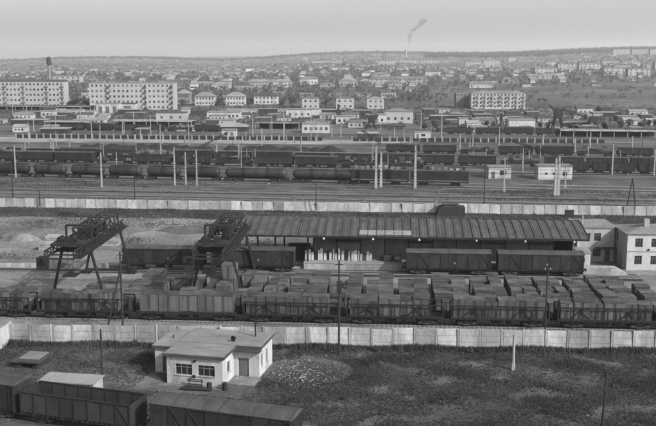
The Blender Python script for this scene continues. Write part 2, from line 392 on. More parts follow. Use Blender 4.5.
# ------------------------------------------------------------------ the small white brick building in the foreground
def shack():
    A = G(167.3, 383.5); rz = math.atan2(-1.4, 6.3)
    root = thing('railway_shack', 'small white painted brick L-shaped building with flat felt roof in foreground', 'building', A, rz)
    mb = MB(); h = 3.25
    fw = [(1.0, 2.95, 1.15, 2.4), (3.6, 5.55, 1.15, 2.4)]
    segs = [((0,0,0),(1,0,0),6.45,fw), ((6.45,0,0),(0,1,0),3.9,[(1.5,2.6,1.1,2.4)]), ((6.45,3.9,0),(1,0,0),2.95,[(.5,1.75,.02,2.2,'door')]),
            ((9.4,3.9,0),(0,1,0),5.3,[(.8,1.5,1.0,2.5),(2.7,3.4,1.0,2.5)]), ((9.4,9.2,0),(-1,0,0),12.2,[]), ((-2.8,9.2,0),(0,-1,0),5.9,[]), ((-2.8,3.3,0),(1,0,0),2.8,[(.9,1.7,.02,2.0,'door')]), ((0,3.3,0),(0,-1,0),3.3,[])]
    for o, u, L, ops in segs: wallface(mb, o, u, L, h, [q[:4] for q in ops], .2)
    mb.build('wall', M['brickw'], root)
    for o, u, L, ops in segs:
        for q in ops:
            if len(q) > 4:
                p = Vector(o) + Vector(u) * q[0] + Vector((0, .15, q[2])); W, Hh = q[1] - q[0], q[3] - q[2]
                d = MB().box(0, W, 0, .05, 0, Hh).box(.12, W/2 - .05, -.03, -.002, .15, 1.0).box(W/2 + .05, W - .12, -.03, -.002, .15, 1.0).box(.12, W/2 - .05, -.03, -.002, 1.15, Hh - .15).box(W/2 + .05, W - .12, -.03, -.002, 1.15, Hh - .15).build('door', M['door'], root, p)
                MB().box(W - .25, W - .12, -.08, -.035, 1.02, 1.1).build('handle', M['steel'], d)
            else:
                window(root, o, u, q, .2, 2 if q[1] - q[0] > 1.5 else 1, 'felt')
                u_ = Vector(u); n = Vector((u_.y, -u_.x, 0)); m0 = Vector(o) + u_ * (q[0] - .08) + Vector((0, 0, q[2] - .07)) + n * .1
                MB().box(0, q[1] - q[0] + .16, 0, .098, 0, .065).build('sill', M['conc'], root, m0, math.atan2(u[1], u[0]))
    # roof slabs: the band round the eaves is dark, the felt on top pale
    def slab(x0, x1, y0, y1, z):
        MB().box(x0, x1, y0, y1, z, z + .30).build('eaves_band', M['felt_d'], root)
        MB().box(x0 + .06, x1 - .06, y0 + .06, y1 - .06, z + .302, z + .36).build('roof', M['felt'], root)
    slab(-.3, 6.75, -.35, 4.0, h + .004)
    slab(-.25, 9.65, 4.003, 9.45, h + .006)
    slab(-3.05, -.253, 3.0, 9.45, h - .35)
    # felt sheets lying lengthwise on the roof, each with its own edge
    r = random.Random(3)
    for k in range(4): MB().box(0, r.uniform(6.2, 6.6), 0, .98, 0, .014).build('felt_sheet', M['felt'], root, (-.1 + r.uniform(0, .1), -.2 + k * 1.0, h + .37), R(r.uniform(-.4, .4)))
    for k in range(5): MB().box(0, r.uniform(9.2, 9.5), 0, .98, 0, .014).build('felt_sheet', M['felt'], root, (-.1, 4.2 + k * 1.02, h + .372), R(r.uniform(-.3, .3)))
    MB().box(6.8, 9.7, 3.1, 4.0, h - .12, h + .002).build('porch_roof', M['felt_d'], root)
    MB().box(-.02, 0, -.35, .0, 0, .02)
    MB().cyl((0,0,0), (0,0,.25), .09, n=8).cyl((0,-.25,.42), (0,.2,.42), .32, .1, n=12).build('loudspeaker', M['black'], root, (6.1, 5.2, h + .38), R(-20))
    MB().cyl((0,0,0), (0,0,1.9), .09, n=8).cyl((0,0,1.9), (0,0,2.0), .13, n=8).build('stove_pipe', M['black'], root, (7.9, 7.5, h + .3))
    MB().cyl((0,0,0), (0,0,.4), .08, n=8).build('vent_pipe', M['black'], root, (-1.6, 6.0, h))
    MB().cyl((0,-.12,0), (0,-.45,-.05), .05, .22, n=10).build('lamp', M['black'], root, (3.3, 0, 1.25))
    MB().box(-.12, .12, -.2, 0, 0, .2).build('lamp', M['black'], root, (3.3, 0, 2.75))
    MB().box(6.5, 9.6, 1.2, 3.85, .018, .10).build('porch_step', M['yard'], root)
    MB().box(-.4, 6.9, -.8, -.01, .018, .07).build('pavement_strip', M['yard'], root)
    def W(x, y): return A + Matrix.Rotation(rz, 3, 'Z') @ Vector((x, y, 0))
    b = thing('bench', 'low dark wooden bench under the windows of the white shack', 'bench', W(2.6, -1.0), rz)
    bm = MB().box(0, 1.8, 0, .12, .42, .47).mesh('slat', M['wood'])
    for k in range(3): ob('slat', bm, b, (0, .15 * k, 0))
    for x in (.15, 1.55): MB().box(x, x + .1, .02, .4, 0, .419).build('leg', M['wood'], b)
    for k, z in enumerate((.65, .85)): MB().box(0, 1.8, .46, .5, z, z + .12).build('back_slat', M['wood'], b)
    for x in (.15, 1.55): MB().box(x, x + .08, .502, .56, 0, 1.0).build('back_post', M['wood'], b)
    for k, (x, y, lab) in enumerate(((5.3, -1.1, 'dark steel drum standing by the corner of the white shack'), (6.9, -.6, 'rusty drum beside the porch of the white shack'))):
        t = thing('oil_drum', lab, 'drum', W(x, y), rz)
        MB().cyl((0,0,.0), (0,0,.88), .29, n=14, rings=[(0,.28),(.02,.3),(.33,.285),(.35,.3),(.37,.285),(.66,.285),(.68,.3),(.7,.285),(.98,.3),(1,.28)]).build('barrel', M['wagmetal'], t)
        MB().cyl((.1,0,.885), (.1,0,.92), .05, n=8).build('bung', M['steel'], t)
    t = thing('pipe_stack', 'short grey pipe lying on the ground before the shack wall', 'pipe', W(2.2, -1.55), rz + .1)
    MB().cyl((0,0,.2), (3.4,0,.2), .2, n=12).build('pipe', M['wagmetal'], t); 
    for x in (.5, 2.8): MB().box(x, x+.12, -.35, .35, 0, .03).build('chock', M['wood'], t)
shack()

# white building cut by the left edge
def edge_house():
    a = G(0, 350); b = G(12.5, 341); u = (b - a).normalized(); rz = math.atan2(u.y, u.x) - R(90); d = (b - a).length + 3.4; w = 9
    o = b - u * d; loc = o - Vector((math.cos(rz), math.sin(rz), 0)) * w
    building('white_house', 'white plastered house cut off by the left edge beside the fence', 'building', loc, rz, w, d, 2.75, 'white', 'flat', 'felt', {1: [(d - 4.2, d - 3.3, 1.0, 2.0)]}, over=.15, parapet=.25)
edge_house()

# sheds behind the front wagons
def cellar():
    p = G(14, 368); t = thing('cellar_shed', 'low half-sunken cellar shed with grey slab roof by the front wagons', 'shed', p, R(-9))
    mb = MB(); wallface(mb, (0,0,0), (1,0,0), 2.9, .75, [(.9, 2.3, .0, .65)], .5); wallface(mb, (2.9,0,0), (0,1,0), 3.4, .75, []); wallface(mb, (0,3.4,0), (0,-1,0), 3.4, .75, [])
    mb.build('wall', M['wood_d'], t); MB().box(-.25, 3.2, -.3, 3.6, .752, .95).build('roof_slab', M['felt_d'], t); MB().box(.4, 2.8, .6, 3.2, .952, 1.02).build('roof_cover', M['felt'], t)
    MB().box(.9, 2.3, .45, .5, 0, .65).build('door', M['black'], t)
    p = G(40, 397); building('flat_shed', 'low shed with pale flat roof behind the front gondola wagon', 'shed', p, R(-9), 6.0, 2.6, 1.7, 'conc', 'flat', 'road', {0: [(2.2, 3.0, .02, 1.5, 'door')]}, over=.15, parapet=.12)
cellar()

# ------------------------------------------------------------------ poles near the camera
def pole(label, base, top_px, r=.13, mat='wood_d', arms=(), lamp=False, foot=False, brace=None, cat='pole', name='wooden_pole'):
    p = G(*base); s = pxm(p); h = (base[1] - top_px) / s * 1.0
    t = thing(name, label, cat, p, 0)
    MB().cyl((0,0,-.2), (0,0,h), r * 1.15, r * .8, n=10).build('shaft', M[mat], t)
    for z, w in arms:
        MB().box(-w, w, -.05 - r, -r * .6, h - z - .06, h - z + .06).build('cross_arm', M[mat], t)
        for x in (-w + .1, w - .1): MB().cyl((x, -r*.8, h - z + .06), (x, -r*.8, h - z + .24), .05, .06, n=8).build('insulator', M['white'], t)
    if lamp:
        MB().beam((0,0,h*.8), (.55,-.1,h*.8 + .1), .06).build('lamp_arm', M[mat], t)
        MB().cyl((.62,-.1,h*.8-.28), (.62,-.1,h*.8+.1), .24, .1, n=12).build('lamp_shade', M['black'], t)
        MB().box(-.2, .2, -.32, -.1, h*.66, h*.66 + .4).build('switch_box', M['wagmetal'], t)
    if foot: MB().box(-.2, .2, -.2, .2, 0, .8).build('footing', M['conc'], t)
    if brace: MB().cyl((brace[0], brace[1], 0), (0, 0, h * brace[2]), r, r * .8, n=8).build('brace', M[mat], t)
    return t, h
pole('dark wooden pole standing behind the front gondola wagon', (103, 387), 327, .12)
pole('short dark iron post behind the shack by the fence', (256, 333), 313, .09, 'black')
t, h = pole('tall dark pole with meter boxes in front of the loaded wagons', (339, 355), 258, .13, arms=((.5, .5),))
MB().box(-.3, .3, -.35, -.14, h - 3.9, h - 2.5).build('meter_box', M['wagmetal'], t); MB().box(.14, .6, -.2, .1, h - 3.4, h - 2.8).build('switch_box', M['black'], t)
pole('short white concrete marker post standing in the grass field', (513, 370), 333, .16, 'mast', foot=True)
pole('leaning dark lamp pole at the bottom right of the grass field', (602, 429), 369, .12, lamp=True)[0].rotation_euler = (0, R(1.6), 0)
pole('dark wooden pole with slanted brace beside the first gantry crane', (123, 331), 250, .13, arms=((.4, .4),), brace=(-2.2, .3, .8))
pole('dark pole before the rightmost gondola wagons beside the fence', (545, 334), 265, .11, arms=((.4, .45),))
# ------------------------------------------------------------------ wagons
RAIL = .20
wheel_m = MB().cyl((0,-.07,.475), (0,.07,.475), .475, n=16, rings=[(0,.475),(.4,.475),(.45,.51),(1,.51)]).mesh('wheel', M['wagmetal'])
bogie_m = MB(); 
for s in (-1, 1):
    bogie_m.add([(-1.35, s*1.02-.07, .42), (-1.35, s*1.02+.07, .42), (-1.35, s*1.02+.07, .72), (-1.35, s*1.02-.07, .72), (-.55, s*1.02-.07, .78), (-.55, s*1.02+.07, .78)], [(0,1,2,3)])
    bogie_m.beam((-1.3, s*1.02, .55), (-.4, s*1.02, .72), .16, .2).beam((1.3, s*1.02, .55), (.4, s*1.02, .72), .16, .2).beam((-.4, s*1.02, .72), (.4, s*1.02, .72), .16, .18).beam((-.9, s*1.02, .5), (-.3, s*1.02, .3), .14, .14).beam((.9, s*1.02, .5), (.3, s*1.02, .3), .14, .14).beam((-.35, s*1.02, .28), (.35, s*1.02, .28), .16, .12)
    for x in (-.925, .925): bogie_m.box(x - .2, x + .2, s*1.02 - .12, s*1.02 + .12, .36, .64)
    for x in (-.2, 0, .2): bogie_m.cyl((x, s*1.02, .34), (x, s*1.02, .64), .08, n=8)
bogie_m.box(-.25, .25, -1.0, 1.0, .55, .95).cyl((-.925,-.9,.475), (-.925,.9,.475), .08, n=8).cyl((.925,-.9,.475), (.925,.9,.475), .08, n=8)
bogie_m = bogie_m.mesh('bogie', M['bog'])
farbogie_m = MB()
for x in (-.925, .925):
    for s in (-1, 1): farbogie_m.cyl((x, s*.76-.07, .475), (x, s*.76+.07, .475), .48, n=12)
farbogie_m.box(-1.3, 1.3, -1.1, -.95, .38, .68).box(-1.3, 1.3, .95, 1.1, .38, .68).box(-.25, .25, -.94, .94, .5, .95)
farbogie_m = farbogie_m.mesh('bogie', M['bog'])
coupler_m = MB().box(-.1, .62, -.14, .14, .88, 1.14).box(.5, .72, -.22, .2, .82, 1.2).mesh('coupler', M['black'])
def running_gear(root, xb, L, near):
    for s in (-1, 1):
        b = ob('bogie', bogie_m if near else farbogie_m, root, (s * xb, 0, 0))
        if near:
            for x in (-.925, .925):
                for q in (-1, 1): ob('wheel', wheel_m, b, (x, q * .76, 0))
        if near: ob('coupler', coupler_m, root, (s * L / 2, 0, 0), 0 if s > 0 else math.pi)
def underframe(L, w=2.9, z0=1.0, z1=1.27):
    mb = MB().box(-L/2, L/2, -w/2, w/2, z1 - .1, z1).box(-L/2, L/2, -.3, .3, z0 - .2, z1 - .101)
    mb.box(-L/2, L/2, -w/2, -w/2 + .1, z0, z1 - .101).box(-L/2, L/2, w/2 - .1, w/2, z0, z1 - .101)
    for s in (-1, 1): mb.box(s*L/2 - .06, s*L/2 + .06, -w/2 + .101, w/2 - .101, z0 - .1, z1 - .102)
    mb.cyl((-1.2, -.9, .72), (.2, -.9, .72), .2, n=10).box(.9, 1.5, -1.1, -.5, .5, .9)
    return mb
CACHE = {}
def cached(key, fn):
    if key not in CACHE: CACHE[key] = fn()
    return CACHE[key]

def gondola_open(label, loc, rz, group):
    """open-framed wagon that carries small containers"""
    root = thing('open_frame_wagon', label, 'wagon', loc, rz, group); L, w = 12.9, 3.05
    ob('underframe', cached('uf12', lambda: underframe(12.9, 2.95).mesh('underframe', M['black'])), root)
    sill = cached('sill', lambda: MB().box(-L/2, L/2, -.06, .06, 1.16, 1.42).mesh('side_sill', M['wagmetal']))
    rail = cached('trail', lambda: MB().box(-L/2, L/2, -.07, .07, 2.86, 3.02).mesh('top_rail', M['framem']))
    post = cached('gpost', lambda: MB().box(-.09, .09, -.05, .05, 1.42, 2.859).mesh('post', M['framem']))
    foot = cached('gfoot', lambda: MB().box(-.06, .06, -.05, .05, 1.02, 1.3).mesh('stake_pocket', M['wagmetal']))
    bay = L / 8
    br = cached('gbrace', lambda: MB().beam((0,0,1.46), (bay,0,2.84), .18, .09).mesh('brace', M['framem']))
    bl = cached('gbrace2', lambda: MB().beam((0,0,2.84), (bay,0,1.46), .18, .09).mesh('brace', M['framem']))
    for s in (-1, 1):
        ob('side_sill', sill, root, (0, s*w/2, 0)); ob('top_rail', rail, root, (0, s*w/2, 0))
        for k in range(9): ob('post', post, root, (-L/2 + .07 + k*(L - .14)/8, s*w/2, 0))
        for k in range(18): ob('stake_pocket', foot, root, (-L/2 + .5 + k*(L - 1)/17, s*(w/2 + .09), 0))
        for k, q in ((1, 1), (2, 0), (5, 1), (6, 0)): ob('brace', br if q else bl, root, (-L/2 + k*bay, s*(w/2 + .02), 0))
    em = cached('gend', lambda: MB().box(-.05, .05, -w/2 + .07, w/2 - .07, 1.28, 2.4).mesh('end_wall', M['boards']))
    for s in (-1, 1): ob('end_wall', em, root, (s*(L/2 - .06), 0, 0))
    running_gear(root, 4.3, 12.9, True)
    return root
def gondola_solid(label, loc, rz, near=True, group=None, load=True, name='gondola_wagon'):
    root = thing(name, label, 'wagon', loc, rz, group); L, w = 12.75, 3.1
    ob('underframe', cached('uf127', lambda: underframe(12.75, 2.95).mesh('underframe', M['black'])), root)
    bay = L / 8; hh = 3.36
    pm = cached('sidepanel', lambda: MB().box(.06, bay - .06, -.03, .03, 1.28, hh - .1).mesh('side_panel', M['boards']))
    post = cached('spost', lambda: MB().box(-.07, .07, -.09, .05, 1.0, hh - .121).mesh('post', M['wagmetal']))
    rail = cached('srail', lambda: MB().box(-L/2, L/2, -.1, .07, hh - .12, hh).mesh('top_rail', M['wagmetal']))
    br = cached('sbr', lambda: MB().beam((.1,-.055,hh - .2), (bay - .1,-.055,1.3), .1, .04).mesh('brace', M['wagmetal']))
    em = cached('send', lambda: MB().box(-.04, .04, -w/2 + .06, w/2 - .06, 1.28, hh - .05).box(-.08, -.042, -w/2 + .3, w/2 - .3, 1.9, 2.05).box(-.08, -.042, -w/2 + .3, w/2 - .3, 2.7, 2.85).mesh('end_wall', M['vboards']))
    foot = cached('sfoot', lambda: MB().box(-.1, .1, -.08, .05, 1.03, 1.2).mesh('hatch_lug', M['wagmetal']))
    for s in (-1, 1):
        rot = 0 if s < 0 else math.pi
        for k in range(8): ob('side_panel', pm, root, (s * (L/2 - k*bay) if s > 0 else -L/2 + k*bay, s*w/2, 0), rot)
        for k in range(9): ob('post', post, root, (-L/2 + .08 + k*(L - .16)/8, s*w/2, 0), rot)
        ob('top_rail', rail, root, (0, s*w/2, 0), rot)
        if near:
            for k in range(22): ob('hatch_lug', foot, root, (-L/2 + .4 + k*(L - .8)/21, s*(w/2 + .02), 0), rot)
        ob('brace', br, root, (s*(L/2) - (bay if s < 0 else -bay)*0 if False else (L/2 - bay if s < 0 else -L/2 + bay), s*w/2, 0), rot)
    for s in (-1, 1): ob('end_wall', em, root, (s*(L/2 - .05), 0, 0), 0 if s < 0 else math.pi)
    running_gear(root, 4.33, L, near)
    return root
def boxcar(label, loc, rz, near=2, group=None, pale=False, name='box_wagon'):
    root = thing(name, label, 'wagon', loc, rz, group); L, w = 13.85, 2.9; e = 3.75
    ob('underframe', cached('uf138', lambda: underframe(13.85, 2.8).mesh('underframe', M['black'])), root)
    prof = [(-w/2 - .1, e), (-w/2 - .1, e + .07), (-1.15, e + .24), (-.6, e + .36), (0, e + .41), (.6, e + .36), (1.15, e + .24), (w/2 + .1, e + .07), (w/2 + .1, e)]
    ob('roof', cached(('broof', pale), lambda: MB().extr(prof, -L/2 - .08, L/2 + .08).mesh('roof', M['shedroof_p' if pale else 'wagroof'])), root)
    mat = M['vboards']
    def endw():
        mb = MB(); mb.add([(0,-w/2,1.28),(0,w/2,1.28),(0,w/2,e),(0,1.15,e+.2),(0,0,e+.36),(0,-1.15,e+.2),(0,-w/2,e)], [(0,1,2,3,4,5,6)])
        mb.box(.0, .07, -1.0, -.86, 1.3, e - .01).box(.0, .07, .86, 1.0, 1.3, e - .01); mb.box(.0, .06, -w/2, w/2, 1.28, 1.4).box(.002, .05, -w/2, w/2, e - .15, e); return mb.mesh('end_wall', mat)
    em = cached('bend', endw)
    for s in (-1, 1): ob('end_wall', em, root, (s*L/2, 0, 0), 0 if s > 0 else math.pi)
    bay = (L - 2.6) / 6
    if near == 0:
        sm = cached('bside0', lambda: MB().box(-L/2, L/2, -.04, .04, 1.28, e).mesh('side_wall', mat)); dm = cached('bdoor0', lambda: MB().box(-1.2, 1.2, -.08, -.042, 1.3, e - .1).mesh('door', mat))
        for s in (-1, 1): ob('side_wall', sm, root, (0, s*w/2, 0)); ob('door', dm, root, (0, s*w/2, 0), 0 if s < 0 else math.pi)
    else:
        pm = cached('bpanel', lambda: MB().box(.05, bay - .05, -.03, .03, 1.28, e).mesh('side_panel', mat))
        post = cached('bpost', lambda: MB().box(-.06, .06, -.09, .04, 1.0, e).mesh('post', M['wagmetal']))
        def braces(flip):
            a, b = ((.05,-.05,1.34), (bay - .05,-.05,e - .08)) if not flip else ((.05,-.05,e - .08), (bay - .05,-.05,1.34)); return MB().beam(a, b, .12, .04).mesh('brace', M['wagmetal'])
        b0 = cached('bb0', lambda: braces(False)); b1 = cached('bb1', lambda: braces(True))
        dm = cached('bdoor', lambda: MB().box(-1.3, 1.3, -.1, -.045, 1.3, e - .12).box(-1.3, -1.2, -.13, -.102, 1.3, e - .12).box(1.2, 1.3, -.13, -.102, 1.3, e - .12).box(-.04, .04, -.13, -.102, 1.3, e - .12).mesh('door', mat))
        hm = cached('bhatch', lambda: MB().box(-.35, .35, -.07, -.032, 3.0, 3.45).mesh('hatch', M['wagmetal']))
        rl = cached('bdrail', lambda: MB().box(-2.7, 2.7, -.16, -.05, e - .1, e - .02).mesh('door_rail', M['wagmetal']))
        rb = cached('brib', lambda: MB().extr([(y, z + .02) for y, z in prof], -.04, .04).mesh('roof_rib', M['wagroof']))
        lad = cached('blad', lambda: (lambda mb: [mb.box(-.2, .2, -.13, -.1, 1.4 + k*.36, 1.44 + k*.36) for k in range(7)] and mb.box(-.22, -.18, -.14, -.09, 1.3, e).box(.18, .22, -.14, -.09, 1.3, e))(MB()).mesh('ladder', M['wagmetal']))
        hd = cached('bhand', lambda: MB().box(.9, 1.1, -.17, -.132, 2.0, 2.3).mesh('handle', M['steel']))
        for s in (-1, 1):
            rot = 0 if s < 0 else math.pi
            T = lambda x: (x if s < 0 else -x, s*w/2, 0)
            for side in (-1, 1):
                for k in range(3):
                    x0 = -L/2 + k*bay if side < 0 else 1.3 + k*bay
                    ob('side_panel', pm, root, T(x0), rot)
                for k in range(4): ob('post', post, root, T((-L/2 + .07 + k*(bay - .03)) if side < 0 else 1.33 + k*(bay - .03)), rot)
                ob('brace', b1 if side < 0 else b0, root, T(-L/2 + bay if side < 0 else 1.3 + bay), rot)
                ob('brace', b0 if side < 0 else b1, root, T(-L/2 if side < 0 else L/2 - bay), rot) if near == 1 else ob('brace', b1 if side < 0 else b0, root, T(-L/2 + 2*bay if side < 0 else 1.3 + 0*bay), rot)
                ob('hatch', hm, root, T(-L/2 + bay*.5 if side < 0 else L/2 - bay*.5), rot)
            d = ob('door', dm, root, T(0), rot); ob('handle', hd, d); ob('door_rail', rl, root, T(0), rot)
        for k in range(7): ob('roof_rib', rb, root, (-L/2 + .1 + k*(L - .2)/6, 0, 0))
        ob('ladder', lad, root, (L/2 - .35, -w/2, 0))
    running_gear(root, 5.0, L, near > 0)
    return root
def tank_wagon(label, loc, rz, long=False, group=None, white=False):
    L = 19.2 if long else 11.2; root = thing('tank_wagon', label, 'wagon', loc, rz, group); r = 1.5; zc = 2.72
    LL = 18.7 if long else 10.4
    def tk():
        rings = [(0, .25), (.012, .8), (.03, 1.2), (.055, 1.44), (.075, r), (.925, r), (.945, 1.44), (.97, 1.2), (.988, .8), (1, .25)]
        return MB().cyl((-LL/2,0,zc), (LL/2,0,zc), r, n=24, rings=rings).mesh('tank', M['tank'], True)
    ob('tank', cached(('tank', long), tk), root)
    ob('underframe', cached(('tuf', long), lambda: MB().box(-L/2, L/2, -.3, .3, .95, 1.2).box(-L/2, L/2, -1.35, -1.2, 1.0, 1.2).box(-L/2, L/2, 1.2, 1.35, 1.0, 1.2).box(-L/2, -L/2 + .2, -1.199, 1.199, .9, 1.19).box(L/2 - .2, L/2, -1.199, 1.199, .9, 1.19).mesh('underframe', M['black'])), root)
    band = cached('tband', lambda: MB().cyl((-.06,0,zc), (.06,0,zc), r + .03, n=24).mesh('strap', M['wagmetal']))
    for x in ((-7, -3.4, 3.4, 7) if long else (-4.0, 4.0)): ob('strap', band, root, (x, 0, 0))
    dome = cached('tdome', lambda: MB().cyl((0,0,zc + 1.3), (0,0,zc + 2.05), .62, n=14, rings=[(0,.62),(.8,.62),(.95,.5),(1,.2)]).mesh('dome', M['tank']))
    lid = cached('tlid', lambda: MB().cyl((0,0,zc + 2.05), (0,0,zc + 2.14), .28, n=10).mesh('lid', M['black']))
    for x in ((-3.6, 3.6) if long else (0,)): d = ob('dome', dome, root, (x, 0, 0)); ob('lid', lid, d)
    wk = cached(('twalk', long), lambda: MB().box(-LL*.3, LL*.3, -.75, -.35, zc + 1.5, zc + 1.55).mesh('walkway', M['shedroof_p' if long else 'wagmetal'])); ob('walkway', wk, root)
    ld = cached('tlad', lambda: (lambda mb: [mb.box(-.2, .2, -1.66, -1.62, 1.3 + k*.35, 1.34 + k*.35) for k in range(8)] and mb.beam((-.2,-1.64,1.2), (-.2,-1.0,zc+1.5), .05).beam((.2,-1.64,1.2), (.2,-1.0,zc+1.5), .05))(MB()).mesh('ladder', M['wagmetal'])); ob('ladder', ld, root, (.0, 0, 0))
    sp = cached('tspill', lambda: (lambda mb: mb)(MB()).cyl((-.55,0,zc), (.55,0,zc), r + .012, n=24).mesh('oil_stain', M['black']))
    if not white:
        for x in ((-3.6, 3.6) if long else (0,)): ob('oil_stain', sp, root, (x, 0, 0))
    for s in (-1, 1):
        for q in ((-1.6, 1.6) if long else (0,)): ob('bogie', farbogie_m, root, (s * (6.9 if long else 3.9) + q, 0, 0))
    return root

def chain(line, start_px, kinds, off=0):
    """couple wagons one after another along a line; returns (kind, centre) list"""
    t = line.t(start_px); out = []
    P = dict(box=14.75, gon=13.95, open=13.92, tank=12.05, tank8=20.3, flat=14.6, loco=17.2)
    for k in kinds:
        out.append((k, line.at(t + P[k] / 2, off, RAIL))); t += P[k]
    return out

# --- front train
tF = LF.t(24) + 12.75 / 2
gondola_solid('empty dark gondola wagon with solid board sides in the foreground', LF.at(LF.t(31) + 6.05, 0, RAIL), LF.rz).scale = (.945, 1, 1)
boxcar('nearest box wagon with pale curved roof below the white shack', LF.at(LF.t(158.5) + 6.95, 0, RAIL), LF.rz, 2)
boxcar('box wagon cut off by the lower left corner of the picture', LF.at(LF.t(25) - 6.95, 0, RAIL), LF.rz, 2)

# --- containers
def container_mesh(w, d, h):
    body = MB().box(0, w, 0, d, 0, h - .06)
    for x in (0, w - .1):
        for y in (-.03, d - .07): body.box(x + .001, x + .099, y, y + .1, .001, h - .061)
    n = 4
    for k in range(1, n): body.box(k*w/n - .03, k*w/n + .03, -.022, 0, .1, h - .15)
    m = body.mesh('container', M['cont'])
    lid = MB().add([(-.04,-.05,h-.06),(w+.04,-.05,h-.06),(w+.04,d+.05,h-.06),(-.04,d+.05,h-.06),(-.04,d/2,h+.07),(w+.04,d/2,h+.07),(-.04,-.05,h),(w+.04,-.05,h),(w+.04,d+.05,h),(-.04,d+.05,h)],
                   [(0,1,7,6),(2,3,9,8),(6,7,5,4),(8,9,4,5),(0,6,4,9,3),(1,2,8,5,7),(3,2,1,0)]).mesh('lid', M['contlid'])
    dr = MB().box(.14, w/2 - .02, -.045, -.024, .15, h - .2).box(w/2 + .02, w - .14, -.045, -.024, .15, h - .2).mesh('door', M['contd'])
    bar = MB().box(w/2 - .14, w/2 - .09, -.08, -.046, .1, h - .1).box(w/2 + .09, w/2 + .14, -.08, -.046, .1, h - .1).mesh('door_bar', M['wagmetal'])
    return m, lid, dr, bar
CONT = {}
def container(w, d, h, label, loc, rz, group, door=True):
    k = (w, d, h)
    if k not in CONT: CONT[k] = container_mesh(*k)
    m, lid, dr, bar = CONT[k]
    o = tag(ob('freight_container', m, None, loc, rz), label, 'container', group); ob('lid', lid, o)
    if door: q = ob('door', dr, o); ob('door_bar', bar, q)
    return o
def loc_on(line_root, x, y, z): return line_root.location + Matrix.Rotation(line_root.rotation_euler.z, 3, 'Z') @ Vector((x, y, z))

names = ['leftmost', 'second', 'third (flat)', 'fourth', 'fifth', 'sixth', 'seventh', 'last']
wlab = ['leftmost open-framed wagon of the container train, half out of frame', 'open-framed wagon in front of the first gantry crane with containers', 'low flat wagon carrying a row of tall containers below the second crane',
        'open-framed container wagon right of the flat wagon, a meter pole near its end', 'fifth open-framed wagon from the left in the container train', 'sixth open-framed wagon from the left in the container train',
        'seventh open-framed wagon from the left in the container train', 'open-framed wagon cut off by the right edge in the container train']
pref = ['the half-hidden leftmost wagon', 'the wagon before the first crane', 'the flat wagon below the second crane', 'the fourth wagon', 'the fifth wagon', 'the sixth wagon', 'the seventh wagon', 'the wagon at the right edge']
t = T1.t(38) - 13.92
def flat_wagon(label, loc, rz):
    root = thing('flat_wagon', label, 'wagon', loc, rz, 'wagons of the container train'); L = 13.9
    ob('underframe', underframe(13.9, 2.9).mesh('underframe', M['black']), root)
    for s in (-1, 1):
        MB().box(-L/2, L/2, -.05, .05, 1.05, 1.38).build('side_sill', M['wagmetal'], root, (0, s*1.48, 0))
        for k in range(12): MB().box(-.06, .06, -.05, .05, .95, 1.3).build('stake_pocket', M['wagmetal'], root, (-L/2 + .5 + k*(L - 1)/11, s*1.58, 0))
    running_gear(root, 4.9, L, True); return root
rc = random.Random(21)
sizes = [(1.325, 2.1, 2.4), (2.1, 2.1, 2.4), (2.65, 2.1, 2.4), (2.1, 2.65, 2.4)]
for i in range(8):
    P = 14.6 if i == 2 else 13.92
    c = T1.at(t + P / 2, 0, RAIL); t += P
    root = flat_wagon(wlab[i], c, T1.rz) if i == 2 else gondola_open(wlab[i], c, T1.rz, 'wagons of the container train')
    L = 13.3 if i == 2 else 12.3; x = -L/2 + rc.uniform(0, .4); k = 1
    while True:
        w, d, h = rc.choice(sizes[:3] + [(1.7, 2.1, 2.2), (1.325, 2.1, 2.55)]) if i != 2 else rc.choice([sizes[1], sizes[2], sizes[2]])
        if x + w > L / 2: break
        lab = f'steel container, {nth(k)} from the left end of {pref[i]}'
        container(w, d, h, lab, loc_on(root, x, -d/2 + rc.uniform(-.1, .1), 1.30), T1.rz + R(rc.uniform(-.8, .8)), 'containers on the wagons')
        x += w + rc.uniform(.03, .1); k += 1
# --- containers standing in the yard, in columns that run away from the wagons
CR = [(-37.4, 131.0), (-17.0, 131.0)]                # gantry cranes: centre x and near leg line
rows_y = random.Random(5); t = T1.t(112); col = 1; placed = []
tend = T1.t(668); pair = 0
while t < tend:
    w = rows_y.choice([2.1, 2.1, 1.325, 1.7, 2.65]); px_here = T1.at(t).x
    off = 3.3 + rows_y.uniform(0, .5); depth = rows_y.choice([6, 7, 8])
    shift = 0; n = 1
    for k in range(depth):
        d = rows_y.choice([2.1, 2.65, 1.325, 1.9]); g = T1.at(t, off)
        bad = False
        for cx, cy in CR:
            for ly in (cy, cy + 16):
                for lx in (cx - 3.8, cx + 3.8):
                    if g.x - .8 < lx < g.x + w + .8 and g.y - .8 < ly < g.y + d + .8: bad = True
        if g.y + d > T2.at(0).y - 8.6 - (g.x + 33) * .07: break
        if not bad and rows_y.random() > (.06 if px_here > -8 else .1):
            h = rows_y.choice([2.4, 2.4, 2.0, 2.2, 2.6]); rz = T1.rz + R(rows_y.uniform(-1.5, 1.5))
            container(w, d, h, f'container in the yard, {nth(n)} from the near end of the {nth(col)} column from the left', (g.x, g.y, .02), rz, 'containers standing in the yard', k < 2)
            if rows_y.random() < (.05 if px_here < 6 else .0) and d == 2.65 and w == 2.1:
                container(w, d, 2.1, f'container stacked on top, {nth(n)} row of the {nth(col)} yard column from left', (g.x, g.y, h + .1), rz, 'containers stacked in the yard')
            n += 1
        off += d + rows_y.choice([.06, .15, .4, .75]); shift += .0
    if n > 1: col += 1
    pair += 1
    t += w + (rows_y.uniform(.6, 1.0) if pair % 2 == 0 else .1)
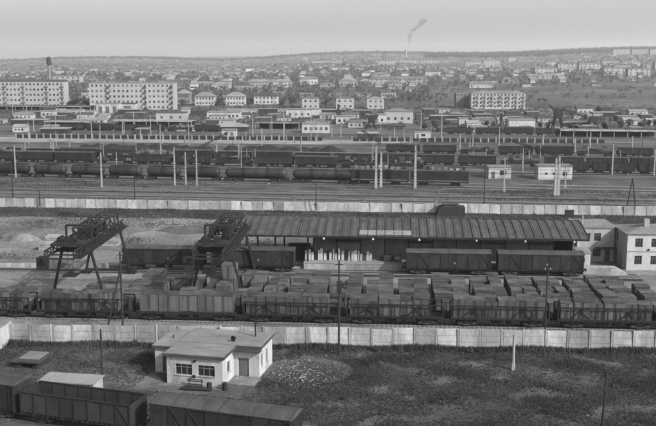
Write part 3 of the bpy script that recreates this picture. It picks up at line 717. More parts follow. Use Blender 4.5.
# low loads between the legs of the first crane
rl = random.Random(8)
for i, (px, py, w, d, h, lab) in enumerate(((78, 300, 4, 2.2, .5, 'low grey slab stack on the ground under the first crane'), (86, 292, 2.6, 1.8, 1.0, 'wooden crate under the near legs of the first crane'), (60, 296, 3.2, 1.6, .35, 'flat pallet of boards lying left of the first crane'), (100, 284, 3.0, 2.0, .8, 'broad wooden crate beside the far legs of the first crane'))):
    p = G(px, py); t = thing('load_stack', lab, 'stack', p, T1.rz + R(rl.uniform(-6, 6))); n = max(2, int(h / .2))
    for k in range(n): MB().box(rl.uniform(0, .08), w - rl.uniform(0, .08), rl.uniform(0, .08), d - rl.uniform(0, .08), k*h/n + .003, (k + .88)*h/n).build('slab', M['contlid'], t)

# ------------------------------------------------------------------ wagons at the warehouse
boxlab = ['left box wagon behind the gantry cranes at the loading siding', 'box wagon half hidden behind the second gantry crane at the siding', 'box wagon standing at the middle of the warehouse platform', 'right box wagon standing at the end of the warehouse platform']
for i, px in enumerate((125, 213.5, 406, 496.5)):
    boxcar(boxlab[i], T2.at(T2.t(px) + 6.95, 0, RAIL), T2.rz, 1, 'box wagons on the warehouse siding')

# ------------------------------------------------------------------ the long warehouse
def warehouse():
    W = T2.shifted(2.05); t0 = W.t(240); L = 58.5; o = W.at(t0)
    root = thing('warehouse', 'long dark goods shed with ribbed vaulted sheet roof and loading platform', 'warehouse', o, W.rz)
    x1 = L - 1.6
    pl = MB().box(11.0, x1, 0, 17, .02, 1.15).build('platform', M['conc'], root)
    MB().box(10.95, x1 + .05, -.08, 3.2, 1.152, 1.24).build('platform_deck', M['road'], root)
    MB().box(0, 10.99, .5, 17, .02, .30).build('platform_low', M['conc'], root)
    # wall bays behind the platform
    y = 2.9; zt_ = 5.8; bay = 4.1; k = 0; x = 12.5
    while x + bay < x1 + .5:
        wd = min(bay, x1 - x) - .12
        if k in (1, 4, 7, 9):
            MB().box(x, x + wd, y, y + .3, 4.45, zt_).build('wall_panel', M['shedwall'], root)
            d = MB().box(x + .05, x + wd - .05, y + .1, y + .2, 1.245, 4.44).box(x + wd/2 - .03, x + wd/2 + .03, y + .05, y + .098, 1.245, 4.44).build('door', M['door'], root); MB().box(x + wd/2 + .2, x + wd/2 + .3, y + .02, y + .095, 2.3, 2.7).build('handle', M['steel'], d)
            MB().box(x - .2, x + wd + .2, y - 1.2, y - .002, 4.5, 4.62).build('door_canopy', M['wagroof'], root)
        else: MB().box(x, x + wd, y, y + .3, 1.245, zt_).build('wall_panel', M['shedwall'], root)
        MB().box(x - .16, x + .04, y - .06, y + .2, 1.243, zt_ + .3).build('column', M['wagmetal'], root)
        x += bay; k += 1
    MB().box(x1 - .3, x1 - .02, y, 16.6, 1.16, zt_).build('end_wall', M['shedwall'], root); MB().box(12.4, 12.6, y + .31, 16.6, 1.16, zt_).build('end_wall', M['shedwall'], root)
    MB().box(12.61, x1 - .31, 16.3, 16.55, 1.16, zt_).build('rear_wall', M['shedwall'], root)
    for xx in (1.0, 6.0, 11.6):
        for yy in (1.2, 14): MB().box(xx - .15, xx + .15, yy - .15, yy + .15, .3, 5.87).build('post', M['wood_d'], root)
    for k in range(7): MB().box(rnd.uniform(1.5, 10), rnd.uniform(10.2, 11), 6 + k, 6.7 + k, .305, rnd.uniform(1.2, 2.3)).build('stored_timber', M['wood'], root)
    # vaulted roof: one sheet per bay, a raised rib at each joint
    D = 17.0; y0 = -.9
    def arc(u): return y0 + u * D, 6.1 + 1.55 * (.55 * (1 - abs(2*u - 1)) + .45 * math.sin(math.pi * u))
    n = 40; wS = L / n; NS = 14
    pts = [arc(k / NS) for k in range(NS + 1)]
    def sheetm(mat):
        mb = MB(); xs = [.05 + (wS - .1) * q / 4 for q in range(5)]
        for j, (yy, zz) in enumerate(pts):
            for q, xx in enumerate(xs): mb.v.append((xx, yy, zz + (.05 if q % 2 else 0)))
        m = len(xs)
        for j in range(NS):
            for q in range(m - 1): a = j*m + q; mb.f.append((a, a + 1, a + 1 + m, a + m))
        return mb.mesh('roof_sheet', mat)
    sm = sheetm(M['shedroof'])
    rib = MB(); prof = [(y_, z_ + .02) for y_, z_ in pts] + [(y_, z_ + .17) for y_, z_ in reversed(pts)]
    rm = rib.extr(prof, -.05, .05).mesh('roof_rib', M['shedroof'])
    for k in range(n): ob('roof_sheet', sm, root, (k*wS, 0, rnd.uniform(-.02, .03)))
    for k in range(n + 1): ob('roof_rib', rm, root, (k*wS + rnd.uniform(-.05, .05), 0, 0))
    pm = MB()
    pts2 = [arc(u) for u in (.02, .06, .10, .135)]
    for (ya, za) in pts2: pm.v += [(0, ya, za + .1), (wS*.96, ya, za + .1)]
    for j in range(3): pm.f.append((2*j, 2*j+1, 2*j+3, 2*j+2))
    pm = pm.mesh('roof_patch', M['shedroof_p'])
    for k in range(14, 20): ob('roof_patch', pm, root, (k*wS + .03, 0, rnd.uniform(0.01, .06)))
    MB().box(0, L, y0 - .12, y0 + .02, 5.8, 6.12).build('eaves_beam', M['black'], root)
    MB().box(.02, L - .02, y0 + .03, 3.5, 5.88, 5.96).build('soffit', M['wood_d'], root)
    gw = MB(); g = [(yy, zz - .03) for yy, zz in pts]
    MB().add([(0, a, b) for a, b in g] + [(0, g[-1][0], 5.9), (0, g[0][0], 5.9)], [tuple(range(len(g) + 2))]).build('gable', M['shedwall'], root, (L - .3, 0, 0))
    MB().add([(0, a, b) for a, b in g] + [(0, g[-1][0], 5.9), (0, g[0][0], 5.9)], [tuple(range(len(g) + 2))]).build('gable', M['shedwall'], root, (.3, 0, 0))
    for xx in (14.5, 22.8, 30.5, 40, 48, 56):
        l = MB().cyl((0,0,-.3), (0,0,0), .22, .08, n=10).build('lamp', M['white'], root, (xx, y0 - .3, 5.9)); MB().beam((0,0,0), (0,.25,.1), .05).build('lamp_arm', M['black'], l)
    # white boards leaning on the platform wall
    r = random.Random(6); x = 10.4 + .6; k = 1
    while x < 22.4:
        wd = r.uniform(.28, .5)
        q = W.at(t0 + x, 2.0 + r.uniform(-.2, .2), 1.245); hh = r.uniform(1.2, 2.1)
        b = MB().box(0, wd, 0, .06, 0, hh).box(.03, wd - .03, -.03, -.002, .1, .2).box(.03, wd - .03, -.03, -.002, hh - .25, hh - .15).build('upright_board', M['white'] if r.random() > .2 else M['wood'], None, q, W.rz + R(r.uniform(-12, 12)))
        b.rotation_euler.x = R(r.uniform(-9, -3))
        tag(b, f'upright white board, {nth(k)} from the left of the row on the warehouse platform', 'board', 'boards standing on the warehouse platform'); k += 1
        x += wd + r.uniform(.02, .25)
    for k, xx in enumerate((24.6, 26.4, 30.2, 34.0)):
        q = W.at(t0 + xx, 1.7, 1.245); tt = thing('crate', f'dark wooden crate, {nth(k+1)} from the left along the warehouse platform', 'crate', q, W.rz, 'crates on the warehouse platform')
        for z in range(4): MB().box(0, 1.2, 0, .9, z*.26 + .01, z*.26 + .24).build('board', M['wood'], tt)
        MB().box(-.03, .08, -.03, .93, 0, 1.06).build('corner_post', M['wood_d'], tt); MB().box(1.12, 1.23, -.03, .93, 0, 1.06).build('corner_post', M['wood_d'], tt)
warehouse()

# ------------------------------------------------------------------ gantry cranes
def crane(cx, label, seed):
    r = random.Random(seed); rz = T1.rz * .6; o = Vector((cx, 131, 0)); root = thing('gantry_crane', label, 'crane', o, rz)
    zb, ztp = 7.2, 8.9; mk = M['crane']
    for y in (0, 16):
        for s in (-1, 1):
            lg = MB().beam((s*3.8, y, .6), (s*2.2, y, zb), .34, .4, (0,1,0)).build('leg', mk, root)
            MB().box(s*3.8 - .9, s*3.8 + .9, y - .3, y + .3, .25, .65).build('wheel_truck', M['black'], root)
            for q in (-.5, .5): MB().cyl((s*3.8 + q, y - .15, .25), (s*3.8 + q, y + .15, .25), .25, n=12).build('wheel', M['black'], root)
        MB().beam((-3.6, y, .75), (3.6, y, .75), .25, .35).build('sill_beam', mk, root)
        MB().box(-2.5, 2.5, y - .3, y + .3, zb, zb + .5).build('cross_beam', mk, root)
    for s in (-1, 1):                              # two truss girders
        x = s * 2.1
        MB().box(x - .14, x + .14, -8, 19, zb + .502, zb + .75).build('lower_chord', mk, root); MB().box(x - .12, x + .12, -7.5, 18.6, ztp - .2, ztp).build('upper_chord', mk, root)
        y = -7.5; k = 0
        while y < 18.4:
            a, b = (zb + .75, ztp - .2) if k % 2 == 0 else (ztp - .2, zb + .75)
            MB().beam((x, y, a), (x, y + 1.3, b), .13).build('truss_web', mk, root); MB().box(x - .06, x + .06, y - .06, y + .06, zb + .752, ztp - .201).build('truss_post', mk, root); y += 1.3; k += 1
    for y in np.arange(-7.8, 19, 2.6): MB().box(-1.95, 1.95, y, y + .15, zb + .51, zb + .7).build('tie', mk, root)
    # solid machinery house on the far half, walkway with railing on the right
    z2 = ztp + 1.3                                # upper open frame with winches in it
    for s in (-1, 1):
        for y in np.arange(3.4, 17.6, 2.35): MB().box(s*1.5 - .09, s*1.5 + .09, y - .09, y + .09, ztp - .9, z2 - .16).build('frame_post', mk, root)
        MB().box(s*1.5 - .1, s*1.5 + .1, 3.0, 17.8, z2 - .158, z2 + .03).build('frame_rail', mk, root)
        for k, y in enumerate(np.arange(3.4, 15.3, 2.35)): MB().beam((s*1.5, y, ztp - .7 if k % 2 else z2 - .2), (s*1.5, y + 2.35, z2 - .2 if k % 2 else ztp - .7), .13).build('frame_brace', mk, root)
    for y in np.arange(3.4, 17.6, 2.35): MB().box(-1.399, 1.399, y - .08, y + .08, z2 - .15, z2 + .0).build('frame_tie', mk, root)
    for k in range(7):
        y = 3.8 + k*1.9; x = r.uniform(-1.1, .2); MB().box(x, x + r.uniform(.6, 1.2), y, y + r.uniform(.7, 1.4), zb + .75, ztp + r.uniform(-.2, .9)).build('winch_box', mk, root)
    for k in range(5): MB().beam((r.uniform(-1.5, 1.5), r.uniform(-6, 3), ztp), (r.uniform(-1.5, 1.5), r.uniform(3, 15), z2 + r.uniform(.2, 1.0)), .12).build('stay', mk, root)
    MB().box(2.3, 3.1, -7.5, 18.5, zb + .55, zb + .62).build('walkway', M['wagmetal'], root)
    rail = MB()
    for z in (.5, 1.0): rail.box(3.05, 3.1, -7.5, 18.5, zb + .6 + z, zb + .65 + z)
    for y in np.arange(-7.5, 18.6, 2): rail.box(3.05, 3.1, y, y + .05, zb + .62, zb + 1.6)
    rail.build('railing', mk, root)
    # trolley with a portal frame, cable drums and hanging cab
    tr = MB().box(-2.3, 2.3, -4.5, -1.2, ztp + .002, ztp + .35).build('trolley', mk, root)
    for k in (-1.2, .6): MB().cyl((k, -3.6, ztp + .8), (k, -2.2, ztp + .8), .45, n=12).build('cable_drum', M['black'], tr)
    pf = MB()
    for x in (-1.9, 1.9): pf.beam((x, 1.5, zb + .6), (x, 1.5, ztp + 2.0), .28)
    pf.beam((-1.9, 1.5, ztp + 2.0), (1.9, 1.5, ztp + 2.0), .28)
    pf.build('portal_frame', mk, root)
    cb = MB().box(-3.6, -2.3, -6.8, -5.2, zb - 1.2, zb + .45).build('cab', mk, root)
    MB().box(-3.5, -2.5, -6.83, -6.802, zb - .5, zb + .2).build('window', M['glass'], cb); MB().box(-2.298, -2.27, -6.6, -5.4, zb - .5, zb + .2).build('window', M['glass'], cb)
    for y in (3.2, 9.5): MB().box(-.9, .9, y, y + 2.0, zb - 1.0, zb + .4).build('counterweight', mk, root)
    for x in (-.4, .4): MB().beam((x, -2.8, ztp), (x, -2.8, 4.4), .05).build('cable', M['black'], root)
    hk = MB().box(-1.0, 1.0, -3.9, -1.7, 4.25, 4.42).build('spreader', M['black'], root); MB().box(-.2, .2, -3, -2.6, 4.42, 4.9).build('hook_block', M['black'], hk)
    lad = MB(); a = Vector((3.8, 15.6, .6)); b = Vector((2.2, 15.6, zb))
    for q in (-.2, .2): lad.beam(a + Vector((0, q, 0)), b + Vector((0, q, 0)), .05)
    for k in range(18): lad.beam(a.lerp(b, k/18) + Vector((0,-.2,0)), a.lerp(b, k/18) + Vector((0,.2,0)), .04)
    lad.build('ladder', mk, root)
crane(-37.4, 'dark gantry crane on splayed legs at the left end of the container yard', 1)
crane(-16.6, 'dark gantry crane standing before the left end of the warehouse', 2)
crane_rail = MB().box(-62, 62, -.05, .05, .015, .12).mesh('rail', M['steel'])
for y, lab in ((131, 'near crane rail'), (147, 'far crane rail')):
    o = struct(MB().box(-62, 62, -.35, .35, .005, .03).build('crane_track', M['railbed'], None, (-18, y + .4, 0), T1.rz * .6)); ob('rail', crane_rail, o)

# ------------------------------------------------------------------ white two-storey office at the right
def office():
    o = G(626, 270); rz = T2.rz * .6
    fr = [(x, x + 1.25, z, z + 1.5) for z in (1.0, 4.0) for x in (1.3, 4.0, 6.7, 9.4)]
    lf = [(1.4, 2.4, .9, 2.4), (1.6, 2.6, 3.9, 5.3), (4.6, 5.5, .02, 2.2, 'door')]
    b = building('office_block', 'white two-storey office block at the right edge beyond the container yard', 'building', o, rz, 12.5, 8.5, 6.3, 'white', 'hip', 'felt', {0: fr, 3: lf}, over=.35, rise=1.0, mull=2, frame='frame_d')
    MB().box(-.03, 12.53, -.045, -.005, 3.15, 3.3).build('storey_band', M['conc'], b)
    MB().box(3.5, 4.4, 2.8, 3.6, 6.9, 8.3).build('chimney', M['white'], b)
    MB().cyl((0,-.1,0), (0,-.1,.3), .1, .2, n=8).build('lamp', M['black'], b, (3.6, 0, 3.4))
    o2 = G(583, 266.5); 
    fr2 = [(1.0, 2.2, 3.7, 5.1), (2.9, 4.1, 3.7, 5.1), (1.0, 2.2, .9, 2.3), (2.8, 4.2, .9, 2.3), (4.9, 5.8, .02, 2.2, 'door')]
    L = (o.x - o2.x) - .1; oo = o2 + Vector((0, 4.2, 0))
    b2 = building('office_wing', 'white two-storey office wing between the warehouse and the hip-roofed office', 'building', oo, rz, L, 7.5, 6.0, 'white', 'flat', 'felt', {0: fr2}, over=.2, mull=2, frame='frame_d')
    MB().box(0, 3.2, -1.2, -.01, 2.5, 2.62).build('door_canopy', M['felt_d'], b2, (L - 3.2, 0, 0))
    MB().cyl((0,0,0), (0,0,1.6), .14, n=8).build('chimney_pipe', M['mast'], b2, (1.2, 2.0, 6.3))
    t = thing('white_outhouse', 'small pale outhouse with sloping roof beside the warehouse end', 'shed', G(577, 268), rz)
    mb = MB(); wallface(mb, (0,0,0), (1,0,0), 2.2, 2.6, [(.7, 1.3, 1.0, 1.8)]); wallface(mb, (2.2,0,0), (0,1,0), 2.4, 2.6, []); wallface(mb, (0,2.4,0), (0,-1,0), 2.4, 2.6, []); mb.build('wall', M['white'], t)
    MB().add([(-.15,-.2,2.605),(2.35,-.2,2.605),(2.35,2.6,2.605),(-.15,2.6,2.605),(-.15,2.6,3.2),(2.35,2.6,3.2)], [(0,1,5,4),(1,2,5),(3,0,4),(2,3,4,5),(3,2,1,0)]).build('roof', M['felt'], t)
    window(t, (0,0,0), (1,0,0), (.7, 1.3, 1.0, 1.8), mull=0)
    tt = thing('concrete_ramp', 'pale concrete ramp block at the right end of the warehouse platform', 'ramp', G(583, 275), T2.rz)
    MB().add([(0,0,.016),(7.5,0,.016),(7.5,2.2,.016),(0,2.2,.016),(0,0,1.2),(5.6,0,1.15),(5.6,2.2,1.15),(0,2.2,1.2)], [(3,2,1,0),(4,5,6,7),(0,1,5,4),(1,2,6,5),(2,3,7,6),(3,0,4,7)]).build('ramp', M['conc'], tt)
    MB().box(0, 5.6, .02, .1, 1.21, 1.3).build('kerb', M['conc'], tt)
office()
# ------------------------------------------------------------------ trains in the main yard
seq = []; t = T4.t(223) - 6 * 12.05
for i in range(6): seq.append(('tank', t + 6.02)); t += 12.05
for i in range(2): seq.append(('tank8', t + 10.15)); t += 20.3
for i, (k, tc) in enumerate(seq):
    tank_wagon(f'grimy {"long eight-axle" if k == "tank8" else "short"} oil tank wagon, {nth(i+1)} from the left in the tank train', T4.at(tc, 0, RAIL), T4.rz, k == 'tank8', 'tank wagons of the tank train', white=(i in (3,)))
tl = T4.t(351)
def loco(label, c, rz, cabright):
    root = thing('electric_locomotive', label, 'locomotive', c, rz, 'two coupled locomotive sections'); L, w = 16.4, 3.1; e = 4.35
    MB().box(-L/2, L/2, -w/2, w/2, 1.25, e).build('body', M['vboards'], root)
    MB().box(-L/2 - .05, L/2 + .05, -w/2 - .04, w/2 + .04, 1.0, 1.245).build('frame', M['black'], root)
    MB().box(-L/2 + .2, L/2 - .2, -w/2 - .03, -w/2 - .002, 1.5, 1.68).build('stripe', M['yard'], root)
    MB().extr([(-w/2, e + .002), (-1.1, e + .28), (1.1, e + .28), (w/2, e + .002)], -L/2, L/2).build('roof', M['wagroof'], root)
    r = random.Random(int(c.x))
    for k in range(9): x = -L/2 + 1 + k * 1.7; MB().box(x, x + r.uniform(.5, 1.2), -.8, .7, e + .282, e + .282 + r.uniform(.3, .95)).build('roof_equipment', M[r.choice(['wagmetal', 'conc', 'felt'])], root)
    for k in range(6): x = -L/2 + 2.4 + k * 2.1; MB().box(x, x + 1.1, -w/2 - .03, -w/2 - .002, 3.1, 3.5).build('vent_grille', M['black'], root)
    s = 1 if cabright else -1
    MB().box(s*(L/2 - .8) - .45, s*(L/2 - .8) + .45, -w/2 - .035, -w/2 - .004, 2.5, 3.2).build('cab_window', M['glass'], root); MB().box(s*(L/2 + .005) - .02, s*(L/2 + .005) + .02, -1.2, 1.2, 2.5, 3.3).build('windscreen', M['glass'], root)
    pg = MB()
    for q in (-1, 1): pg.beam((s*4, q*.5, e + .3), (s*4 + 1.3, q*.5, e + 1.0), .07).beam((s*4 + 1.3, q*.5, e + 1.0), (s*4 - .2, q*.5, e + 1.45), .07)
    pg.box(s*4 - .3, s*4 - .1, -.9, .9, e + 1.45, e + 1.52).build('pantograph', M['black'], root)
    for x in (-4.5, 4.5): ob('bogie', farbogie_m, root, (x, 0, 0))
loco('left section of the dark electric locomotive behind paired masts', T4.at(tl + 8.4, 0, RAIL), T4.rz, False)
loco('right section of the dark electric locomotive, cab end to the right', T4.at(tl + 25.4, 0, RAIL), T4.rz, True)

def far_load(root, seed):
    r = random.Random(seed); 
    for k in range(16):
        x = r.uniform(-6.2, 4.8); z = 1.3 + r.choice((0, .9, 1.7)); y = r.uniform(-1.2, .2)
        MB().box(x, x + r.uniform(.6, 2.0), y, y + r.uniform(.6, 1.0), z + k*.003, z + r.uniform(.5, 1.1)).build('load_block', M[r.choice(['contlid', 'cont', 'yard', 'wagmetal', 'wood', 'shedroof', 'pale'])], root)
    MB().box(-6.3, 6.3, -1.1, 1.1, 1.295, 2.1).build('load_base', M['wood_d'], root)
def flatcar(label, c, rz, group, seed):
    root = thing('loaded_flat_wagon', label, 'wagon', c, rz, group); L = 13.4
    MB().box(-L/2, L/2, -1.45, 1.45, 1.05, 1.29).build('deck', M['wagmetal'], root); far_load(root, seed)
    for k in range(7):
        for s in (-1, 1): MB().box(-L/2 + .4 + k*2.05, -L/2 + .55 + k*2.05, s*1.5 - .05, s*1.5 + .05, 1.0, 2.3).build('stake', M['wood_d'], root)
    for x in (-4.8, 4.8): ob('bogie', farbogie_m, root, (x, 0, 0))
def rake(line, start, kinds, where, group, seed):
    r = random.Random(seed)
    for i, (k, c) in enumerate(chain(line, start, kinds)):
        if k == 'box': boxcar(f'dark box wagon, {nth(i+1)} from the left in the {where}', c, line.rz, 0, group, pale=r.random() < .18, name='box_wagon')
        elif k == 'gon': gondola_solid(f'dark gondola wagon, {nth(i+1)} from the left in the {where}', c, line.rz, False, group)
        elif k == 'tank': tank_wagon(f'tank wagon, {nth(i+1)} from the left in the {where}', c, line.rz, False, group)
        else: flatcar(f'loaded flat wagon, {nth(i+1)} from the left in the {where}', c, line.rz, group, seed * 50 + i)
rake(T5, -20, ['gon', 'box', 'box', 'flat', 'gon', 'gon', 'flat', 'gon', 'box', 'flat', 'flat'], 'train behind the tank wagons', 'wagons right behind the tank train', 3)
rake(T5, 545, ['gon', 'gon', 'gon', 'gon'], 'train right of the huts', 'gondolas right of the huts', 4)
rake(T6, -10, ['flat', 'gon', 'box', 'gon', 'flat', 'box', 'gon', 'box', 'gon', 'gon', 'box', 'gon', 'gon', 'flat', 'gon', 'gon', 'box', 'gon', 'gon', 'box'], 'second train behind the tanks', 'wagons of the second train', 5)
rake(T7, 385, ['gon', 'gon', 'flat', 'gon', 'box', 'flat', 'gon', 'gon'], 'short train below the embankment', 'wagons before the embankment', 7)
rake(T9, 445, ['gon', 'gon', 'box', 'gon', 'gon', 'gon', 'box', 'gon'], 'far right train beyond the posts', 'wagons on the far right siding', 9)
rake(T9, 60, ['gon', 'box', 'gon', 'gon', 'flat', 'gon'], 'far left train beyond the posts', 'wagons on the far left siding', 10)

# ------------------------------------------------------------------ white rail huts
def hut(label, x0, x1, yb, h, dep, faces, roofm='felt', rise=None):
    a = G(x0, yb); b = G(x1, yb); w = (b - a).length
    return building('rail_hut', label, 'hut', a, math.atan2(b.y - a.y, b.x - a.x), w, dep, h, 'white', 'flat', roofm, faces(w), over=.2, parapet=.3, mull=1, frame='frame_d', group='white rail huts')
hut('white rail hut with one dark window right of the locomotive', 488.5, 511, 178.5, 3.4, 5, lambda w: {0: [(w*.5, w*.78, 1.0, 2.5), (w*.12, w*.28, .02, 2.1, 'door')]})
hut('larger pale rail hut with small vents beside the dark gondolas', 538, 572, 179.5, 3.9, 5, lambda w: {0: [(w*.2, w*.27, 1.4, 2.1), (w*.42, w*.49, 1.4, 2.1), (w*.72, w*.85, 1.0, 2.4)]})
hut('tiny white signal hut above the right end of the second train', 414.5, 431, 138.5, 3.0, 4, lambda w: {0: [(w*.4, w*.65, .9, 2.2), (w*.12, w*.25, .02, 2.0, 'door')]})
t = thing('dark_shed', 'dark flat-topped shed between warehouse roof and back fence', 'shed', G(436, 216.5), T2.rz)
MB().add([(0,0,0),(6.6,0,0),(6.6,4,0),(0,4,0),(.8,0,2.1),(6.6,0,2.1),(6.6,4,2.1),(.8,4,2.1)], [(4,5,6,7),(0,1,5,4),(1,2,6,5),(2,3,7,6),(3,0,4,7)]).build('wall', M['wood_d'], t)
MB().box(1.6, 4.4, .5, 3.5, 2.103, 2.7).build('roof_box', M['felt_d'], t); MB().box(1.3, 5.2, .3, 3.7, 2.702, 2.8).build('roof', M['felt_d'], t)
t = thing('fence_gate', 'small dark gate box standing before the back fence', 'box', G(565, 217), T2.rz)
MB().box(0, 2.0, 0, .5, 0, 1.5).build('panel', M['wagmetal'], t); MB().box(-.1, 2.1, -.06, .56, 1.502, 1.6).build('top', M['felt_d'], t)

# ------------------------------------------------------------------ masts
r = random.Random(12)
def mast(label, px, yb, ytop, group, mat='mast', wide=.5, arm=True, name='concrete_mast'):
    p = G(px, yb); h = (yb - ytop) / pxm(p); t = thing(name, label, 'mast', p, r.uniform(-.1, .1), group); w = wide / 2
    MB().add([(-w,-w*.6,0),(w,-w*.6,0),(w,w*.6,0),(-w,w*.6,0),(-w*.6,-w*.45,h),(w*.6,-w*.45,h),(w*.6,w*.45,h),(-w*.6,w*.45,h)], [(3,2,1,0),(4,5,6,7),(0,1,5,4),(1,2,6,5),(2,3,7,6),(3,0,4,7)]).build('shaft', M[mat], t)
    MB().box(-w - .15, w + .15, -w - .1, w + .1, 0, .35).build('footing', M['yard'], t)
    if arm:
        MB().beam((0, -.2, h * .86), (0, -3.2, h * .9), .09).beam((0, -.2, h * .99), (0, -3.0, h * .9), .05).build('bracket', M['black'], t)
        MB().cyl((0, -2.9, h * .9 - .5), (0, -2.9, h * .9), .08, n=6).build('insulator', M['white'], t)
    return t
rowA = [(16, 178, 145), (102, 188, 152), (175, 186, 147), (186, 185, 152), (197, 186, 150), (376, 189, 146), (381, 188, 152), (415, 189, 145), (504, 192, 157), (555, 196, 158), (558, 196, 156), (565, 188, 167)]
for i, (x, b, tp) in enumerate(rowA): mast(f'tall white catenary mast, {nth(i+1)} from the left along the tank train', x, b, tp, 'white masts along the tank train', wide=.75 if 370 < x < 420 or 550 < x < 560 else .45)
rowB = [(51, 150, 139), (54, 159, 140), (70, 158, 139), (161, 158, 124), (217, 162, 140), (239, 163, 139), (262, 146, 128), (522.5, 176, 148), (612, 175, 144), (654, 176, 149), (575, 153, 137), (410, 150, 133)]
rowB.sort()
for i, (x, b, tp) in enumerate(rowB): mast(f'white mast, {nth(i+1)} from the left among the trains behind the tank wagons', x, b, tp, 'white masts among the rear trains', wide=.48)
rowC = [(13, 118, 104), (27, 118, 104), (34, 132, 119), (56, 131, 114), (81, 127, 107), (92, 142, 122), (95, 126, 107), (100.5, 142, 125), (123, 135, 120), (134, 128, 112), (141, 147, 129), (151, 137, 116), (189, 147, 123), (253, 139, 115), (272, 132, 114), (284, 143, 112), (311, 141, 115), (332, 137, 124), (341, 137, 125), (394.5, 139, 127), (404, 139, 127), (421, 129, 112), (441.5, 139, 114), (499, 146, 127), (508, 131, 119), (29, 144, 122), (460, 150, 134), (590, 150, 132), (543, 149, 134), (632, 152, 136)]
rowC.sort()
for i, (x, b, tp) in enumerate(rowC): mast(f'distant pale mast, {nth(i+1)} from the left in the band of sheds and sidings', x, b, tp, 'distant masts among sheds', wide=.42, arm=False)
rm2 = random.Random(91); ex = sorted((rm2.uniform(2, 654), rm2.choice([rm2.uniform(118, 134), rm2.uniform(134, 152), rm2.uniform(150, 168)])) for _ in range(64))
for i, (x, b) in enumerate(ex): mast(f'thin pole, {nth(i+1)} from the left among scattered poles of the rail yard', x, b + x*.012, b + x*.012 - rm2.uniform(12, 19) * (b - 62) / 90, 'thin poles scattered over the rail yard', rm2.choice(['mast', 'wood', 'wood_d', 'mast']), .27, rm2.random() < .3, 'thin_pole')
for i, (l, off_, z_) in enumerate(((T3, 0, 6.3), (T3b, 0, 6.3), (T4, 0, 6.6), (T5, 0, 6.6))):
    a_ = l.px(-30, off_, z_); b_ = l.px(690, off_, z_); w_ = tag(MB().cyl((0,0,0), b_ - a_, .035, n=5).build('overhead_wire', M['black'], None, a_), ['thin overhead wire above the near main track', 'thin overhead wire above the rear main track', 'thin overhead wire running above the tank train', 'thin overhead wire above the train behind the tanks'][i], 'wire', 'overhead wires'); MB().cyl((0,0,1.1), b_ - a_ + Vector((0,0,1.1)), .035, n=5).build('carrier_wire', M['black'], w_)
def mast_dark(label, px, b, tp): mast(label, px, b, tp, 'thin dark poles by the main rails', 'wood_d', .28, False, 'wooden_pole')
mast_dark('thin dark pole by the back fence near the left edge', 13, 200, 163); mast_dark('thin dark pole before the fifth tank wagon by the rails', 135, 201, 172)
mast_dark('thin dark pole on the rails before the long tank wagons', 316, 212, 175); mast_dark('dark pole rising from the back fence right of the dark shed', 483.6, 213, 160); mast_dark('short dark pole behind the first crane at the back fence', 40, 208, 190)
t = thing('braced_pole', 'dark A-shaped braced pole by the rails at far right', 'pole', G(631, 208))
for s in (-1, 1): MB().beam((s*1.1, 0, 0), (0, 0, 7.2), .22).build('leg', M['wood_d'], t)
MB().beam((-.5, 0, 3.4), (.5, 0, 3.4), .14).build('brace', M['wood_d'], t)
# rigid crossbeams over the tracks
def crossbeam(label, a, b, za, zb_):
    A = G(*a, za); B = G(*b, zb_); L = (B - A).length; t = thing('catenary_crossbeam', label, 'crossbeam', A, 0, 'crossbeams over the yard tracks'); d = B - A
    for q in (-.3, .3):
        for z in (0, .55): MB().beam(Vector((q,0,z)), d + Vector((q,0,z)), .1).build('chord', M['crane'], t)
    n = int(L / 1.6)
    for k in range(n):
        for q in (-.3, .3): MB().beam(d * (k/n) + Vector((q,0,0 if k % 2 else .55)), d * ((k+1)/n) + Vector((q,0,.55 if k % 2 else 0)), .06).build('web', M['black'], t)
crossbeam('dark truss crossbeam above the tracks left of the long tank wagons', (198, 149), (228, 133), 9, 9)
crossbeam('dark truss crossbeam reaching left from the paired masts by the huts', (557, 157), (508, 140), 9, 9)
crossbeam('dark truss crossbeam behind the locomotive at the paired masts', (380, 144), (362, 131), 9, 9)

# ------------------------------------------------------------------ coal heaps, retaining wall, post fence on the embankment
def heap(label, px, py, w, h, seed, mat='coal', name='coal_heap', group='coal heaps'):
    p = G(px, py); r = random.Random(seed); vs = []; fs = []; n = 16; rings = ((1, 0), (.78, .3), (.55, .62), (.3, .88), (.1, 1.0))
    ph = [r.uniform(.75, 1.25) for _ in range(n)]
    for k, (rad, z) in enumerate(rings):
        for i in range(n): a = i * 2 * math.pi / n; q = rad * ph[i] * (1 + r.uniform(-.1, .1)); vs.append((math.cos(a) * q * w / 2, math.sin(a) * q * w * .35, z * h * (1 + r.uniform(-.12, .12)) + .02))
    for k in range(len(rings) - 1):
        for i in range(n): fs.append((k*n + i, k*n + (i+1) % n, (k+1)*n + (i+1) % n, (k+1)*n + i))
    fs.append(tuple(range((len(rings)-1)*n, len(rings)*n)))
    mb = MB(); mb.v = vs; mb.f = fs
    return tag(mb.build(name, M[mat], None, p, 0, True), label, 'heap', group)
hx = [86, 98, 113, 127, 141, 158, 172, 186, 197, 207, 232, 252, 268, 290, 304, 316, 330]
for i, x in enumerate(hx): heap(f'dark coal heap, {nth(i+1)} from the left in the row before the embankment', x, 147.5 + x * .012, rnd.uniform(7, 13), rnd.uniform(1.3, 2.3), i)
